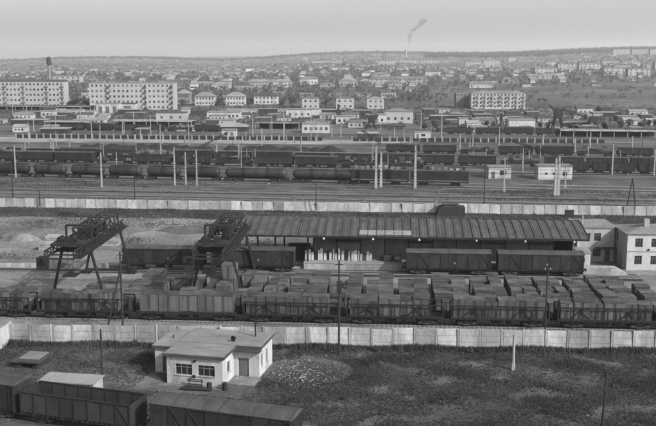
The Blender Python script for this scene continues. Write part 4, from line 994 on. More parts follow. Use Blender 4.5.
def post_fence(line, p0, p1, label):
    t0, t1 = line.t(p0), line.t(p1); root = thing('post_fence', label, 'fence', line.at(t0), line.rz); L = t1 - t0; step = 3.35
    pm = MB().box(-.24, .24, -.2, .2, 0, 2.4).mesh('post', M['mast']); bm = MB().box(.4, step - .4, -.1, .1, .02, 1.7).mesh('board', M['wood_d'])
    for k in range(int(L / step)):
        if rnd.random() < .93: ob('post', pm, root, (k*step, 0, rnd.uniform(-.5, .1)))
        ob('board', bm, root, (k*step, .2, rnd.uniform(-.15, .1)))
PF = Line((0, 138), (656, 144))
post_fence(PF, 16, 330, 'dark board fence with stout white posts along the embankment, left half'); post_fence(PF, 352, 612, 'dark board fence with white posts along the embankment, right half')

# ------------------------------------------------------------------ sheds, workshops and blocks beyond the yard
def far_building(name, label, cat, x0, x1, yb, ytop, dep, wall, roof='flat', roofm='felt', rows=0, cols=0, rise=2.0, win=(1.4, 1.5), doors=0, group=None, detail=False, parapet=.4, sides=0, over=.3):
    a = GT(x0, yb); s = pxm(a); w = (x1 - x0) / s; h = (yb - ytop) / s; F = []; S = []
    if rows:
        sh = h / rows
        for k in range(rows): F += row(.6, w - .6, cols, win[0], k*sh + sh*.3, min(win[1], sh*.52))
        if sides:
            for k in range(rows): S += row(.6, dep - .6, sides, win[0], k*sh + sh*.3, min(win[1], sh*.52))
    if doors: F = [q + ('door',) for q in row(.6, w - .6, doors, w / doors * .5, .02, h * .72)]
    fc = {0: F}
    if S: fc[1 if x0 < 328 else 3] = S
    return building(name, label, cat, a, 0, w, dep, h, wall, roof, roofm, fc, over=over, rise=rise, detail=detail, parapet=parapet, mull=1, frame='frame_d', group=group), w, h
def balconies(b, w, h, rows, xs):
    for x in xs:
        for k in range(1, rows): z = k*h/rows; q = MB().box(x, x + 2.8, -1.1, -.005, z, z + .12).build('balcony', M['conc'], b); MB().box(0, 2.8, -1.12, -1.06, .121, 1.0).build('parapet', M['felt'], q, (x, 0, z))
MASS = 'far apartment blocks'
b, w, h = far_building('apartment_block', 'long five-storey apartment block with shallow roof at the left edge', 'building', -14, 65, 108, 82, 12, 'panel', 'gable', 'houseroof', 5, 20, 1.6, (1.6, 1.6), group=MASS); balconies(b, w, h, 5, [14, 28, 46, 58])
b, w, h = far_building('apartment_block', 'long five-storey flat-roofed apartment block with dark loggia stacks', 'building', 90, 175, 110, 83.5, 12, 'panel', 'flat', 'felt', 5, 19, 2, (1.5, 1.6), group=MASS)
for x in (.20, .63, .94):
    for k in range(5): q = MB().box(w*x, w*x + 2.6, -1.2, -.005, k*h/5 + .3, k*h/5 + .45).build('balcony', M['conc'], b); MB().box(0, 2.6, -1.22, -1.1, .152, 1.2).build('parapet', M['wood'], q, (w*x, 0, k*h/5 + .3))
for x in (.1, .45, .8): MB().box(w*x, w*x + 4, 3, 7, h + .41, h + 1.6).build('roof_house', M['felt'], b)
b, w, h = far_building('apartment_block', 'four-storey apartment block with balconies at centre right', 'building', 471, 525, 109, 93.5, 11, 'panel', 'hip', 'houseroof', 4, 15, 1.6, (1.4, 1.4), group=MASS); balconies(b, w, h, 4, [w*.06, w*.2, w*.34, w*.5, w*.64, w*.78, w*.92]); MB().box(-.1, w + .1, -.12, -.02, .02, 1.2).build('plinth', M['white'], b)
far_building('apartment_block', 'dim four-storey block end left of the balconied block', 'building', 456, 470, 108, 94, 11, 'felt', 'flat', 'felt', 4, 4, 2, (1.2, 1.4), group=MASS)
TW = 'two-storey hip-roofed houses'
for x0, x1, yb, yt, lab, wm in ((177, 190, 104, 94, 'grey two-storey hip-roofed house just right of the flat-roofed block', 'felt'), (195, 215, 105.5, 96.5, 'white two-storey hip-roofed house, left of the row of three', 'white'), (226, 245, 105.5, 96.5, 'white two-storey hip-roofed house, middle of the row of three', 'white'), (254, 278, 104.5, 96, 'white two-storey hip-roofed house, right of the row of three', 'white')):
    far_building('tall_house', lab, 'house', x0, x1, yb, yt, 11, wm, 'hip', 'houseroof', 2, 6, 3.6, (1.3, 1.6), group=TW, over=.8)
TH = 'three-storey block houses'
for x0, x1, yb, yt, lab in ((302, 319, 109, 98.5, 'pale block house with two rows of windows, left of three'), (336, 354, 109, 98.5, 'pale block house with dark side, middle of three'), (367, 384, 109, 99, 'pale block house with dark side, right of three'),
                            (300, 314, 99, 94, 'low white house behind the left pale block house'), (329, 346, 99, 94.5, 'low white house behind the middle pale block house'), (356, 371, 99, 93.5, 'low white house behind the right pale block house'), (381, 396, 102, 93, 'pale two-storey house behind and right of the block houses')):
    far_building('block_house', lab, 'house', x0, x1, yb, yt, 12, 'panel', 'hip' if yb > 105 else 'flat', 'houseroof', 2, 3 if yb > 105 else 5, 1.5, (1.5, 1.5), group=TH)
SH = 'sheds and workshops beyond the yard'
for a in (('long_shed', 'white low shed with small windows below the left apartment block', 'shed', 9, 33, 106, 100, 8, 'white', 'flat', 'felt', 1, 8), ('long_shed', 'white low shed with small windows below the right end of left block', 'shed', 46, 68.5, 106, 100, 8, 'white', 'flat', 'felt', 1, 7),
          ('pale_shed', 'pale low shed below the gap between the two apartment blocks', 'shed', 41, 54, 118, 111.5, 7, 'panel', 'flat', 'felt', 1, 3), ('pale_shed', 'pale small shed with sloping roof among the left sidings', 'shed', 55, 64, 117, 112, 7, 'panel', 'gable', 'felt', 1, 2),
          ('workshop', 'pale workshop with three windows behind the long canopy', 'workshop', 156, 186, 121, 113, 10, 'panel', 'flat', 'houseroof', 1, 3), ('workshop', 'white long workshop with row of windows at left centre', 'workshop', 207, 240, 119.5, 112.5, 10, 'white', 'flat', 'felt', 1, 8),
          ('workshop', 'white building with sloping roof end left of the dark conifer', 'workshop', 286, 312, 118, 110, 10, 'white', 'flat', 'felt', 1, 4), ('white_store', 'bright white blank store wall left of the dark conifer', 'shed', 312, 321.5, 115.5, 109.5, 6, 'white', 'flat', 'felt', 0, 0),
          ('yard_office', 'white yard office with five square windows near the centre', 'office', 302, 330, 133, 124, 7, 'white', 'flat', 'felt', 1, 5), ('white_store', 'white store with two dark windows left of the dark crane', 'shed', 336, 353, 124.5, 117, 7, 'white', 'flat', 'felt', 1, 3),
          ('white_store', 'small white store right of the dark crawler crane', 'shed', 378, 386, 124.5, 115, 6, 'white', 'flat', 'felt', 1, 1), ('workshop', 'large pale workshop with dark hip roof and two tall windows', 'workshop', 384, 413, 123.5, 112, 14, 'panel', 'hip', 'houseroof', 1, 4),
          ('white_store', 'white garage with one dark opening at right centre', 'shed', 459, 468, 127, 119, 7, 'white', 'flat', 'felt', 0, 0), ('white_store', 'white small garage left of the pointed dark tree', 'shed', 472, 479, 127, 119.5, 7, 'white', 'flat', 'felt', 0, 0),
          ('white_hall', 'bright white low hall at right centre beyond the yard', 'hall', 509, 535, 128, 120.5, 12, 'white', 'flat', 'felt', 0, 0), ('white_hall', 'tiny bright white building at far right beyond the jib crane', 'hall', 623, 638, 125, 121, 8, 'white', 'flat', 'felt', 0, 0),
          ('grey_shed', 'grey shed with pale flat roof right of the yard office', 'shed', 358, 379, 140, 134, 7, 'wood', 'flat', 'road', 0, 0), ('white_store', 'small white building among the sidings at left centre', 'shed', 222, 236, 138, 130.5, 6, 'white', 'flat', 'felt', 1, 2),
          ('roof_shed', 'dark shed with broad pale hip roof at left centre', 'shed', 212, 247, 132, 127, 12, 'wood_d', 'hip', 'road', 0, 0), ('pale_house', 'pale house with white gable between the two long apartment blocks', 'house', 78, 89, 98, 92.5, 9, 'white', 'hip', 'houseroof', 1, 3), ('long_shed', 'long pale-roofed shed behind the white long workshop', 'shed', 226, 291, 113, 110, 9, 'panel', 'flat', 'road', 0, 0)):
    far_building(*a, group=SH)
far_building('garage_row', 'white garage row with three dark doors below flat-roofed block', 'garage', 96, 119, 113.5, 104, 9, 'white', 'flat', 'felt', doors=3, group=SH); far_building('garage_row', 'white low garage right of the three dark garage doors', 'garage', 119.5, 135, 111, 104, 9, 'white', 'flat', 'felt_d', doors=1, group=SH)
# long canopy roof on posts
def canopy(label, x0, x1, yb, h, dep, mat):
    a = G(x0, yb); s = pxm(a); w = (x1 - x0) / s; t = thing('platform_canopy', label, 'canopy', a, T9.rz, 'platform canopies')
    MB().box(0, w, 0, dep, h, h + .35).build('roof', M[mat], t); MB().box(0, w, -.06, -.002, h - .3, h + .3).build('fascia', M['conc'], t); n = int(w / 6)
    for k in range(n + 1): MB().box(k*(w-.4)/n, k*(w-.4)/n + .35, .5, .85, 0, h - .002).build('post', M['mast'], t)
    MB().box(.5, w - .5, dep - .3, dep - .1, 0, h - .01).build('back_wall', M['wood_d'], t)
canopy('long pale-roofed platform canopy before the garages at left', 112, 194, 127, 3.4, 9, 'road'); canopy('long dark-roofed canopy below the left apartment blocks', -10, 95, 110, 3.0, 12, 'felt_d')
canopy('grey canopy roof at the left sidings before the pale sheds', 44, 92, 127, 3.0, 8, 'felt'); canopy('dark canopy roof behind the yard office at centre', 255, 300, 129, 3.4, 10, 'felt_d'); canopy('long low canopy with pale edge at the far right sidings', 560, 652, 137, 3.2, 7, 'felt')

# ------------------------------------------------------------------ dark jib cranes beyond the yard
def jib(label, px, yb, jibs, h=6):
    p = G(px, yb); t = thing('jib_crane', label, 'crane', p, 0, 'jib cranes beyond the yard'); mk = M['crane']
    for x in (-2.2, 2.2):
        for y in (-2, 2): MB().beam((x*1.3, y*1.3, 0), (x*.6, y*.6, h), .5).build('leg', mk, t)
    MB().box(-2, 2, -2, 2, h, h + .7).build('turntable', mk, t); MB().box(-1.6, 2.2, -1.5, 1.5, h + .703, h + 3.2).build('machine_house', mk, t)
    for dx, dz in jibs:
        B = Vector((dx, 0, h + 1.2 + dz)); A = Vector((0, 0, h + 1.2))
        for q in (-.5, .5): MB().beam(A + Vector((0, q, 0)), B + Vector((0, q*.4, 0)), .34).build('jib', mk, t); MB().beam(A + Vector((0, q, 1.3)), B + Vector((0, q*.4, .2)), .3).build('jib_chord', mk, t)
        n = 8
        for k in range(n): MB().beam(A.lerp(B, k/n), A.lerp(B, (k+.7)/n) + Vector((0, 0, 1.1*(1 - k/n))), .2).build('lattice', mk, t)
        MB().beam(Vector((0,0,h + 5)), B, .1).build('stay', M['black'], t)
    MB().beam((0,0,h + 3), (0,0,h + 5.2), .4).build('mast_head', mk, t)
jib('dark jib crane with two low raised arms at the right', 592, 128, ((-18, 6.0), (16, 4.5)), 3)
jib('dark hooked portal crane right of the white hall', 557, 134, ((-4.5, 5.0), (4, 4.2)), 8)
jib('dark crawler crane with short raised jib near the centre', 371, 129, ((-5, 4.5), (4, 3)), 3)

# ------------------------------------------------------------------ water tower, chimney
p = GT(50, 86); s = pxm(p); t = thing('water_tower', 'water tower with dark round tank behind the left apartment block', 'tower', p); hh = (86 - 57) / s
MB().cyl((0,0,-1), (0,0,hh*.72), 2.0, 1.6, n=14).build('shaft', M['felt'], t); MB().cyl((0,0,hh*.70), (0,0,hh*.95), 3.0, n=16, rings=[(0,1.7),(.2,3.0),(1,3.2)]).build('tank', M['wood'], t); MB().cyl((0,0,hh*.95), (0,0,hh), 3.4, 1.0, n=16).build('roof', M['felt_d'], t)
p = GT(406, 58.5); s = pxm(p); t = thing('factory_chimney', 'thin factory chimney on the horizon with smoke above it', 'chimney', p); ch_h = 8 / s
MB().cyl((0,0,-2), (0,0,ch_h), 4.0, 2.6, n=12).build('stack', M['conc'], t); MB().cyl((0,0,ch_h - 2), (0,0,ch_h + .5), 3.0, n=12).build('rim', M['wood'], t); SMOKE = Vector((p.x, p.y, p.z + ch_h))

# ------------------------------------------------------------------ far blocks
SL = 'far slab blocks below the ridge'
def slab(i, x0, x1, yb, yt, lab, tone='panel'):
    a = GT(x0, yb); s = pxm(a); w = (x1 - x0) / s; h = (yb - yt) / s; t = thing('slab_block', lab, 'building', a, 0, SL)
    MB().box(0, w, 0, 14, -3, h).build('wall', M[tone], t); MB().box(-.5, w + .5, -.5, 14.5, h + .01, h + 1).build('roof', M['felt'], t)
    wn_ = MB(); n = max(3, int(w / 7)); fl = max(2, int(h / 3.4))
    for k in range(fl):
        for j in range(n): x = w*(j + .5)/n; wn_.box(x - 1.3, x + 1.3, -.12, -.02, (k + .35)*h/fl, (k + .8)*h/fl)
    o = wn_.build('windows', M['glass_far'], t); o['kind'] = 'stuff'
sl = [(378, 396, 66, 60.5), (398, 418, 65.5, 60), (419, 440, 65.5, 60), (312, 342, 65, 60.8), (303, 308, 62.5, 57), (465, 482, 68.5, 62), (483, 500, 67.5, 60.5), (508, 516, 63, 57.5), (517, 545, 64, 60.5), (558, 578, 71, 64), (579, 600, 71, 63.5), (535, 557, 73.5, 68.5), (604, 626, 75, 68), (628, 650, 76, 69), (613, 630, 56.5, 49.5), (632, 648, 56.5, 49.5), (650, 662, 56.5, 49.5), (440, 458, 64, 60.5), (546, 556, 66, 62), (655, 672, 70, 62), (55, 81, 83, 76.5), (602, 618, 66, 61), (622, 640, 66, 61.5)]
sl.sort()
for i, q in enumerate(sl): slab(i, *q, f'pale slab apartment block, {nth(i+1)} from the left among the far blocks')

# low sheds, stacks and boxes that crowd the band between sidings and blocks
rs = random.Random(77); kinds_ = [('gable', 'wood', 'felt_d', 'low dark shed with gabled roof'), ('flat', 'panel', 'felt', 'low pale flat-roofed shed'), ('flat', 'wood', 'felt', 'low dark flat-roofed shed'), ('gable', 'white', 'houseroof', 'small white gabled shed'), ('flat', 'wood_d', 'road', 'long dark store with pale roof')]
cnt = [0] * 5; spots = []; KSHED = []
for i in range(400):
    if len(spots) > 88: break
    px = rs.uniform(-5, 660); yb = rs.choice([rs.uniform(113, 122), rs.uniform(122, 134)]); k = rs.randrange(5); wpx = rs.uniform(7, 20) if k < 4 else rs.uniform(18, 40)
    if any(abs(px + wpx/2 - a - c/2) < (wpx + c)/2 + 1 and abs(yb - b) < 2.6 for a, b, c in spots): continue
    if any(abs(yb - b) < 4 and px < e and px + wpx > a for a, e, b in ((112, 194, 127), (302, 341, 133), (384, 413, 123), (414, 431, 137), (509, 535, 128), (255, 300, 129), (212, 247, 132), (156, 186, 121))): continue
    spots.append((px, yb, wpx)); KSHED.append((px, yb, wpx, k))
KSHED.sort()
for px, yb, wpx, k in KSHED:
    cnt[k] += 1; rt, wl, rm_, nm = kinds_[k]
    far_building('yard_shed', f'{nm}, {nth(cnt[k])} from the left among those beyond the sidings', 'shed', px, px + wpx, yb, yb - rs.uniform(3.2, 5.2), rs.uniform(5, 10), wl, rt, rm_, 1 if k in (1, 3) else 0, max(2, int(wpx / 4)), 1.4, (1.1, 1.0), group='sheds crowding the band beyond the sidings')

# ------------------------------------------------------------------ rows of small houses
def house_meshes(w, d, h, rise, hip):
    wm = MB(); wm.box(0, w, 0, d, -1, h)
    wall = wm.mesh('wall', M['house']); e = .5; k = d/2 if hip else -e
    rf = MB().add([(-e,-e,h),(w+e,-e,h),(w+e,d+e,h),(-e,d+e,h),(k,d/2,h+rise),(w-k,d/2,h+rise)], [(0,1,5,4),(1,2,5),(2,3,4,5),(3,0,4),(3,2,1,0)]).mesh('roof', M['houseroof'])
    wd = MB(); n = max(2, int(w / 3))
    wm_ = MB().box(-.55, .55, -.06, -.01, 1.0, 2.4).mesh('window', M['glass_far']); ch_ = MB().box(-.4, .4, -.4, .4, h, h + rise + .8).mesh('chimney', M['felt'])
    return wall, rf, wm_, ch_, n, w, d
HT = [house_meshes(8, 7, 3.0, 2.8, False), house_meshes(10, 8, 3.2, 2.6, True), house_meshes(14, 9, 3.4, 2.6, True), house_meshes(20, 10, 5.8, 3.0, True), house_meshes(26, 9, 3.4, 2.0, False)]
HK = ['small gabled house', 'small hip-roofed house', 'wide hip-roofed house', 'tall hip-roofed house', 'long low gabled house']
rh = random.Random(31)
dist = [800, 870, 950, 1040, 1140, 1260, 1400, 1560, 1740, 1950, 2200]
for ri, D in enumerate(dist):
    n = 1; a = -.40
    while a < .40:
        px = 328 + FPX * a; x = a * D; y = D + rh.uniform(-20, 20)
        skip = (D < 1000 and px > 425) or (D < 900 and (px < 190 or px > 285)) or (D < 960 and 185 < px < 400 and rh.random() < .8) or (px > 420 and D < 1100 and rh.random() < .5)
        if not skip and rh.random() < .88:
            k = rh.choices(range(5), (4, 4, 3, 1.2, .8))[0]; wall, rf, wm_, ch_, nw, w, d = HT[k]
            t = thing('town_house', f'{HK[k]}, {nth(n)} from the left in the {nth(ri+1)} row of town houses', 'house', (x, y, zt(x, y)), R(rh.uniform(-14, 14)), 'houses of the far town'); n += 1; t.scale = (rh.uniform(.7, 1.3), rh.uniform(.8, 1.2), rh.uniform(.8, 1.3))
            ob('wall', wall, t); ob('roof', rf, t); ob('chimney', ch_, t, (w*.6, d*.5, 0))
            if D < 1300:
                for j in range(nw): ob('window', wm_, t, (w*(j + .5)/nw, 0, 0))
        a += rh.uniform(24, 44) / D * (1.0 if D < 1500 else 1.25)
# named larger houses in the rows
for x0, x1, yb, yt, lab in ((246, 268, 88, 82, 'white long house with many windows above the hip-roofed three'), (273, 292, 88, 82, 'white house with pointed roof right of the long house'), (220, 231, 87.5, 81.5, 'white house with high gable above the middle hip-roofed house'), (300, 318, 85, 79, 'pale hip-roofed hall above the left block house'), (339, 358, 87, 81, 'pale hip-roofed hall above the middle block house'), (369, 427, 84, 79, 'very long pale two-storey building right of the hip-roofed halls'), (385, 402, 89, 83, 'white building in front of the very long pale building'), (190, 197, 90, 84, 'small white tower house right of the flat-roofed block')):
    far_building('town_hall', lab, 'house', x0, x1, yb, yt, 12, 'house', 'hip', 'houseroof', 2 if x1 - x0 > 50 else 1, 12 if x1 - x0 > 50 else 5, 3.2, (1.6, 1.8), group='large town houses', over=.7)
# the rest of the town, too small to count
mw = MB(); mr = MB()
for i in range(1900):
    y = rh.uniform(1700, 4700); a = rh.uniform(-.42, .42)
    if a > .1 and y > 3450: y -= 1300
    x = a * y; z = zt(x, y); w = rh.uniform(8, 26); d = rh.uniform(7, 10); h = rh.uniform(3, 6); e = .5
    mw.box(x, x + w, y, y + d, z - 2, z + h); mr.add([(x-e,y-e,z+h),(x+w+e,y-e,z+h),(x+w+e,y+d+e,z+h),(x-e,y+d+e,z+h),(x+2,y+d/2,z+h+2.6),(x+w-2,y+d/2,z+h+2.6)], [(0,1,5,4),(1,2,5),(2,3,4,5),(3,0,4)])
q = tag(mw.build('far_town', M['house']), 'mass of tiny pale houses filling the far slope', 'houses', kind='stuff'); k = mr.build('roofs', M['houseroof'], q); k['kind'] = 'stuff'

# ------------------------------------------------------------------ vegetation
def crown(mb, c, rx, rz, n, size, r):
    """leaf-sized faces spread through a crown's volume"""
    lob = [(Vector((r.gauss(0, .32)*rx, r.gauss(0, .32)*rx, r.uniform(-.5, .6)*rz)), r.uniform(.35, .65)) for _ in range(7)]
    for _ in range(n):
        l, q = r.choice(lob); v = Vector((r.gauss(0, 1), r.gauss(0, 1), r.gauss(0, 1))).normalized() * (r.random() ** .4) * q
        p = c + l + Vector((v.x*rx, v.y*rx, v.z*rz)); a = Vector((r.gauss(0,1), r.gauss(0,1), r.gauss(0,1))).normalized(); b = a.orthogonal().normalized() * size * r.uniform(.6, 1.3); a = a * size * r.uniform(.6, 1.3)
        mb.add([p - a, p - b*.6, p + a, p + b*.6], [(0,1,2,3)])
rv = random.Random(44)
fm = MB()
for i in range(7500):
    y = 760 * (rv.random() ** 1.6 * 5.2 + 1); a = rv.uniform(-.42, .42); px = 328 + FPX * a
    if px > 430 and y < 1050 and rv.random() < .8: continue
    x = a * y; h = rv.uniform(4, 10); z = zt(x, y); crown(fm, Vector((x, y, z + h*.4)), h*.42, h*.42, 34 if y < 1300 else (16 if y < 2000 else 8), .75 if y < 1300 else (1.2 if y < 2000 else 2.2), rv)
tag(fm.build('town_trees', M['leaf_far']), 'dark trees and gardens scattered between the town houses', 'trees', kind='stuff')
fm = MB()
for i in range(14000):
    a = rv.uniform(-.42, .46); px = 328 + FPX * a
    w = 1.0 if px > 420 else (.45 if px > 130 else .15)
    if rv.random() > w: continue
    y = rv.uniform(3500 if px > 425 else 4850, 5350); x = a * y; h = rv.uniform(9, 17); crown(fm, Vector((x, y, zt(x, y) + h*.5)), h*.8, h*.6, 7, 5.0, rv)
tag(fm.build('ridge_forest', M['forest']), 'dark belt of forest along the ridge on the horizon', 'forest', kind='stuff')
def tree(label, px, yb, ytop, shape, group):
    p = GT(px, yb); s = pxm(p); h = (yb - ytop) / s; r = random.Random(int(px * 10)); t = thing('tree', label, 'tree', p, 0, group)
    tr = MB().cyl((0,0,-.3), (0,0,h*.75), h*.03 + .05, .05, n=8)
    for k in range(6): a = r.uniform(0, 6.28); z = h*r.uniform(.3, .6); tr.cyl((0,0,z), (math.cos(a)*h*.18, math.sin(a)*h*.18, z + h*.16), .09, .03, n=5)
    tr.build('trunk', M['bark'], t); mb = MB(); rx = h * shape
    if shape < .25:
        for k in range(5): crown(mb, Vector((0, 0, h*(.28 + k*.15))), rx*(1.1 - k*.18), h*.12, 90, .35, r)
    else: crown(mb, Vector((0, 0, h*.6)), rx, h*.42, 420, .38, r)
    mb.build('crown', M['leaf'], t)
tree('dark pointed conifer standing near the white store at centre', 338, 120, 104, .2, 'single trees beyond the yard'); tree('dark pointed tree right of the white garages', 501, 128, 113, .22, 'single trees beyond the yard')
for i, px in enumerate((425, 433, 447, 486, 493, 540, 548, 571, 580, 603, 612, 620, 629, 641, 649, 655)): tree(f'dark bushy tree, {nth(i+1)} from the left in the far right row', px, 130 + rv.uniform(-2, 2), 121 + rv.uniform(-2, 2), .42, 'bushy trees in the right row')
for i, px in enumerate((70, 74, 79, 84, 88, 183, 217, 222, 248, 283, 291, 326)): tree(f'dark bushy tree, {nth(i+1)} from the left among the apartment blocks', px, 107 + rv.uniform(-1, 3), 98 + rv.uniform(-2, 2), .42, 'bushy trees among the blocks')

# scrub, junk and low dark clutter in the shunting band
fm = MB()
for i in range(2600):
    y = rv.uniform(500, 760); a = rv.uniform(-.4, .4); h = rv.uniform(1, 3.4); crown(fm, Vector((a*y, y, h*.3)), h*.8, h*.4, 22, .4, rv)
tag(fm.build('scrub', M['leaf']), 'dark low scrub between the sheds beyond the yard', 'scrub', kind='stuff')
# grass tufts on the field and along fences
def grass(name, n, region, label, hmin, hmax, mat='grass', seed=2, patch=9.0, thr=.0):
    r = np.random.default_rng(seed); pts = region(r, n); m = len(pts)
    k = 3; V = np.zeros((m * k * 3, 3)); 
    for j in range(k):
        a = r.uniform(0, 6.283, m); hh = r.uniform(hmin, hmax, m) * (0.65 + .5*np.sin(pts[:,0]/patch*2.1 + 1.3*np.sin(pts[:,1]/patch*3))**2); w = r.uniform(.02, .06, m); lx = r.normal(0, .10, m); ly = r.normal(0, .10, m)
        bx = pts[:,0] + r.normal(0, .06, m); by = pts[:,1] + r.normal(0, .06, m); i0 = j*m*3 + np.arange(m)*3
        V[i0] = np.stack([bx - np.cos(a)*w, by - np.sin(a)*w, np.zeros(m)], 1); V[i0+1] = np.stack([bx + np.cos(a)*w, by + np.sin(a)*w, np.zeros(m)], 1); V[i0+2] = np.stack([bx + lx, by + ly, hh], 1)
    me = bpy.data.meshes.new(name); nf = m * k; me.vertices.add(len(V)); me.vertices.foreach_set('co', V.ravel()); me.loops.add(nf*3); me.loops.foreach_set('vertex_index', np.arange(nf*3)); me.polygons.add(nf); me.polygons.foreach_set('loop_start', np.arange(nf)*3); me.polygons.foreach_set('loop_total', np.full(nf, 3)); me.materials.append(M[mat]); me.update()
    return tag(ob(name, me), label, 'grass', kind='stuff')
A_ = G(167.3, 383.5)
def in_field(r, n):
    p = np.stack([r.uniform(-42, 46, n), r.uniform(66, 110, n)], 1)
    yf = FENCE.p.y + (p[:,0] - FENCE.p.x) * FENCE.d.y / FENCE.d.x; yt_ = LF.p.y + (p[:,0] - LF.p.x) * LF.d.y / LF.d.x
    c, s = math.cos(-.2187), math.sin(-.2187); dx, dy = p[:,0] - A_.x, p[:,1] - A_.y; u = dx*c + dy*s; v = -dx*s + dy*c
    ok = (p[:,1] < yf - .3) & ((p[:,1] > yt_ + 3) | (p[:,0] > 2)) & ~((u > -3.2) & (u < 9.9) & (v > -2.6) & (v < 9.5))
    fb = np.sin(p[:,0]*.55 + 2.1*np.sin(p[:,1]*.61 + p[:,0]*.2)) + np.sin(p[:,1]*.9 - p[:,0]*.37 + 1.5*np.sin(p[:,0]*.8)); ok &= fb > -1.0 + r.normal(0, .7, n)
    bare = np.sin(p[:,0]*.23 + 1.7*np.sin(p[:,1]*.31)) + np.sin(p[:,1]*.47 + p[:,0]*.11) ; ok &= (bare > -1.2 + r.uniform(-1.3, .7, n))
    ok &= ~((np.hypot((p[:,0] + 2.5)/5.5, (p[:,1] - 99)/4.5) < 1) & (r.random(n) < .8))
    ok &= ~((p[:,0] < -5) & (r.random(n) < .45))
    return p[ok]
grass('field_grass', 300000, in_field, 'rough dark grass covering the foreground field', .05, .24)
def fence_foot(r, n):
    t = r.uniform(FENCE.t(-20), FENCE.t(700), n); o = -r.exponential(.45, n) - .1; return np.stack([FENCE.p.x + FENCE.d.x*t + FENCE.n.x*o, FENCE.p.y + FENCE.d.y*t + FENCE.n.y*o], 1)
grass('fence_weeds', 9000, fence_foot, 'tall weeds growing along the foot of the front fence', .25, .75, seed=5)
def back_strip(r, n):
    t = r.uniform(BACK.t(-20), BACK.t(700), n); o = r.uniform(-13, -.3, n); return np.stack([BACK.p.x + BACK.d.x*t + BACK.n.x*o, BACK.p.y + BACK.d.y*t + BACK.n.y*o], 1)
def rail_weeds(r, n):
    t = r.uniform(T4.t(-20), T4.t(700), n); o = r.uniform(-26, -3, n); k = np.sin(t*.13 + 2*np.sin(o*.4)) + np.sin(t*.041 + 1) + r.normal(0, .5, n) > .5; t = t[k]; o = o[k]
    return np.stack([T4.p.x + T4.d.x*t + T4.n.x*o, T4.p.y + T4.d.y*t + T4.n.y*o], 1)
grass('rail_weeds', 26000, rail_weeds, 'dark weeds between the tank train and the main rails', .15, .5, seed=9)
def yard_weeds(r, n):
    p = np.stack([r.uniform(-85, -2, n), r.uniform(158, 214, n)], 1); k = np.sin(p[:,0]*.21 + 1.8*np.sin(p[:,1]*.17)) + np.sin(p[:,1]*.35 + p[:,0]*.07) + r.normal(0, .6, n) > .35 + (p[:,1] < 172)*.8
    return p[k]
grass('yard_weeds', 30000, yard_weeds, 'dark weeds growing in patches on the yard behind the cranes', .12, .45, seed=11)
grass('strip_weeds', 22000, back_strip, 'dark weeds on the strip before the back fence', .15, .5, seed=6)
def bush(label, px, py, h):
    p = G(px, py); t = thing('bush', label, 'bush', p, 0, 'weedy bushes in the foreground'); r_ = random.Random(int(px)); mb = MB(); crown(mb, Vector((0, 0, h*.45)), h*.6, h*.5, 260, .07, r_); mb.build('foliage', M['leaf'], t)
    st_ = MB()
    for k in range(5): a = r_.uniform(0, 6.28); st_.cyl((0,0,0), (math.cos(a)*h*.3, math.sin(a)*h*.3, h*.6), .02, .01, n=5)
    st_.build('stems', M['bark'], t)
for px, py, h, lab in ((14, 349, 1.3, 'dark bush beside the white house at the left edge'), (24, 346, .9, 'low bush at the fence right of the left edge house'), (72, 343, .8, 'small bush at the fence foot behind the cellar shed'), (135, 346, 1.0, 'dark bush at the fence left of the shack'), (281, 349, .9, 'bush at the fence just right of the shack'), (377, 352, .8, 'small bush at the fence foot right of the tall pole'), (470, 353, .9, 'bush at the fence foot left of the white marker post'), (584, 354, 1.0, 'bush at the fence foot near the right end'), (420, 375, .6, 'low weed clump in the middle of the grass field'), (545, 388, .7, 'weed clump between marker post and lamp pole'), (345, 400, .6, 'weed clump near the bottom centre of the field')): bush(lab, px, py, h)
rb_ = random.Random(17)
fm = MB()
for k in range(260):
    p_ = G(rb_.gauss(318, 30), rb_.gauss(397, 6)); h_ = rb_.uniform(.15, .5); crown(fm, p_ + Vector((0, 0, h_*.4)), h_*.9, h_*.5, 26, .06, rb_)
tag(fm.build('weed_scrub', M['leaf']), 'rough dark scrub on the ground below the rubble heap', 'scrub', kind='stuff')
# rubble: chunks too small to count
def rubble(name, label, spots, seed, mat='rubble'):
    r = random.Random(seed); mb = MB()
    for c, sx, sy, n, s0, s1 in spots:
        for _ in range(n):
            x = c.x + r.gauss(0, sx); y = c.y + r.gauss(0, sy); s = r.uniform(s0, s1) * (r.random()*.7 + .3); p = Vector((x, y, s*.25)); a = r.uniform(0, 6.28); u = Vector((math.cos(a), math.sin(a), r.uniform(-.3, .3)))*s; v = Vector((-math.sin(a), math.cos(a), r.uniform(-.3, .3)))*s*r.uniform(.4, .9); w = Vector((0, 0, s*r.uniform(.2, .5)))
            mb.add([p-u-v,p+u-v*.8,p+u*.9+v,p-u*.8+v,p-u*.8-v*.7+w,p+u*.8-v*.6+w,p+u*.7+v*.8+w,p-u*.6+v*.7+w], [(0,3,2,1),(4,5,6,7),(0,1,5,4),(1,2,6,5),(2,3,7,6),(3,0,4,7)])
    return tag(mb.build(name, M[mat]), label, 'rubble', kind='stuff')
rubble('rubble', 'pale broken bricks and rubble spread right of the white shack', [(G(295, 372), 2.4, 2.6, 420, .04, .2), (G(300, 385), 2.6, 1.6, 160, .04, .16)], 3)
rubble('rubble', 'pale building debris strewn on the weeds before the back fence', [(G(60, 222), 14, 5, 420, .06, .32), (G(120, 218), 10, 5, 260, .06, .3), (G(170, 228), 5, 2.5, 160, .08, .4)], 4)
rubble('litter', 'scattered pale litter and stones across the grass field', [(G(480, 385), 18, 9, 70, .05, .17), (G(450, 405), 16, 6, 50, .04, .14), (G(90, 365), 9, 5, 60, .05, .2)], 5)
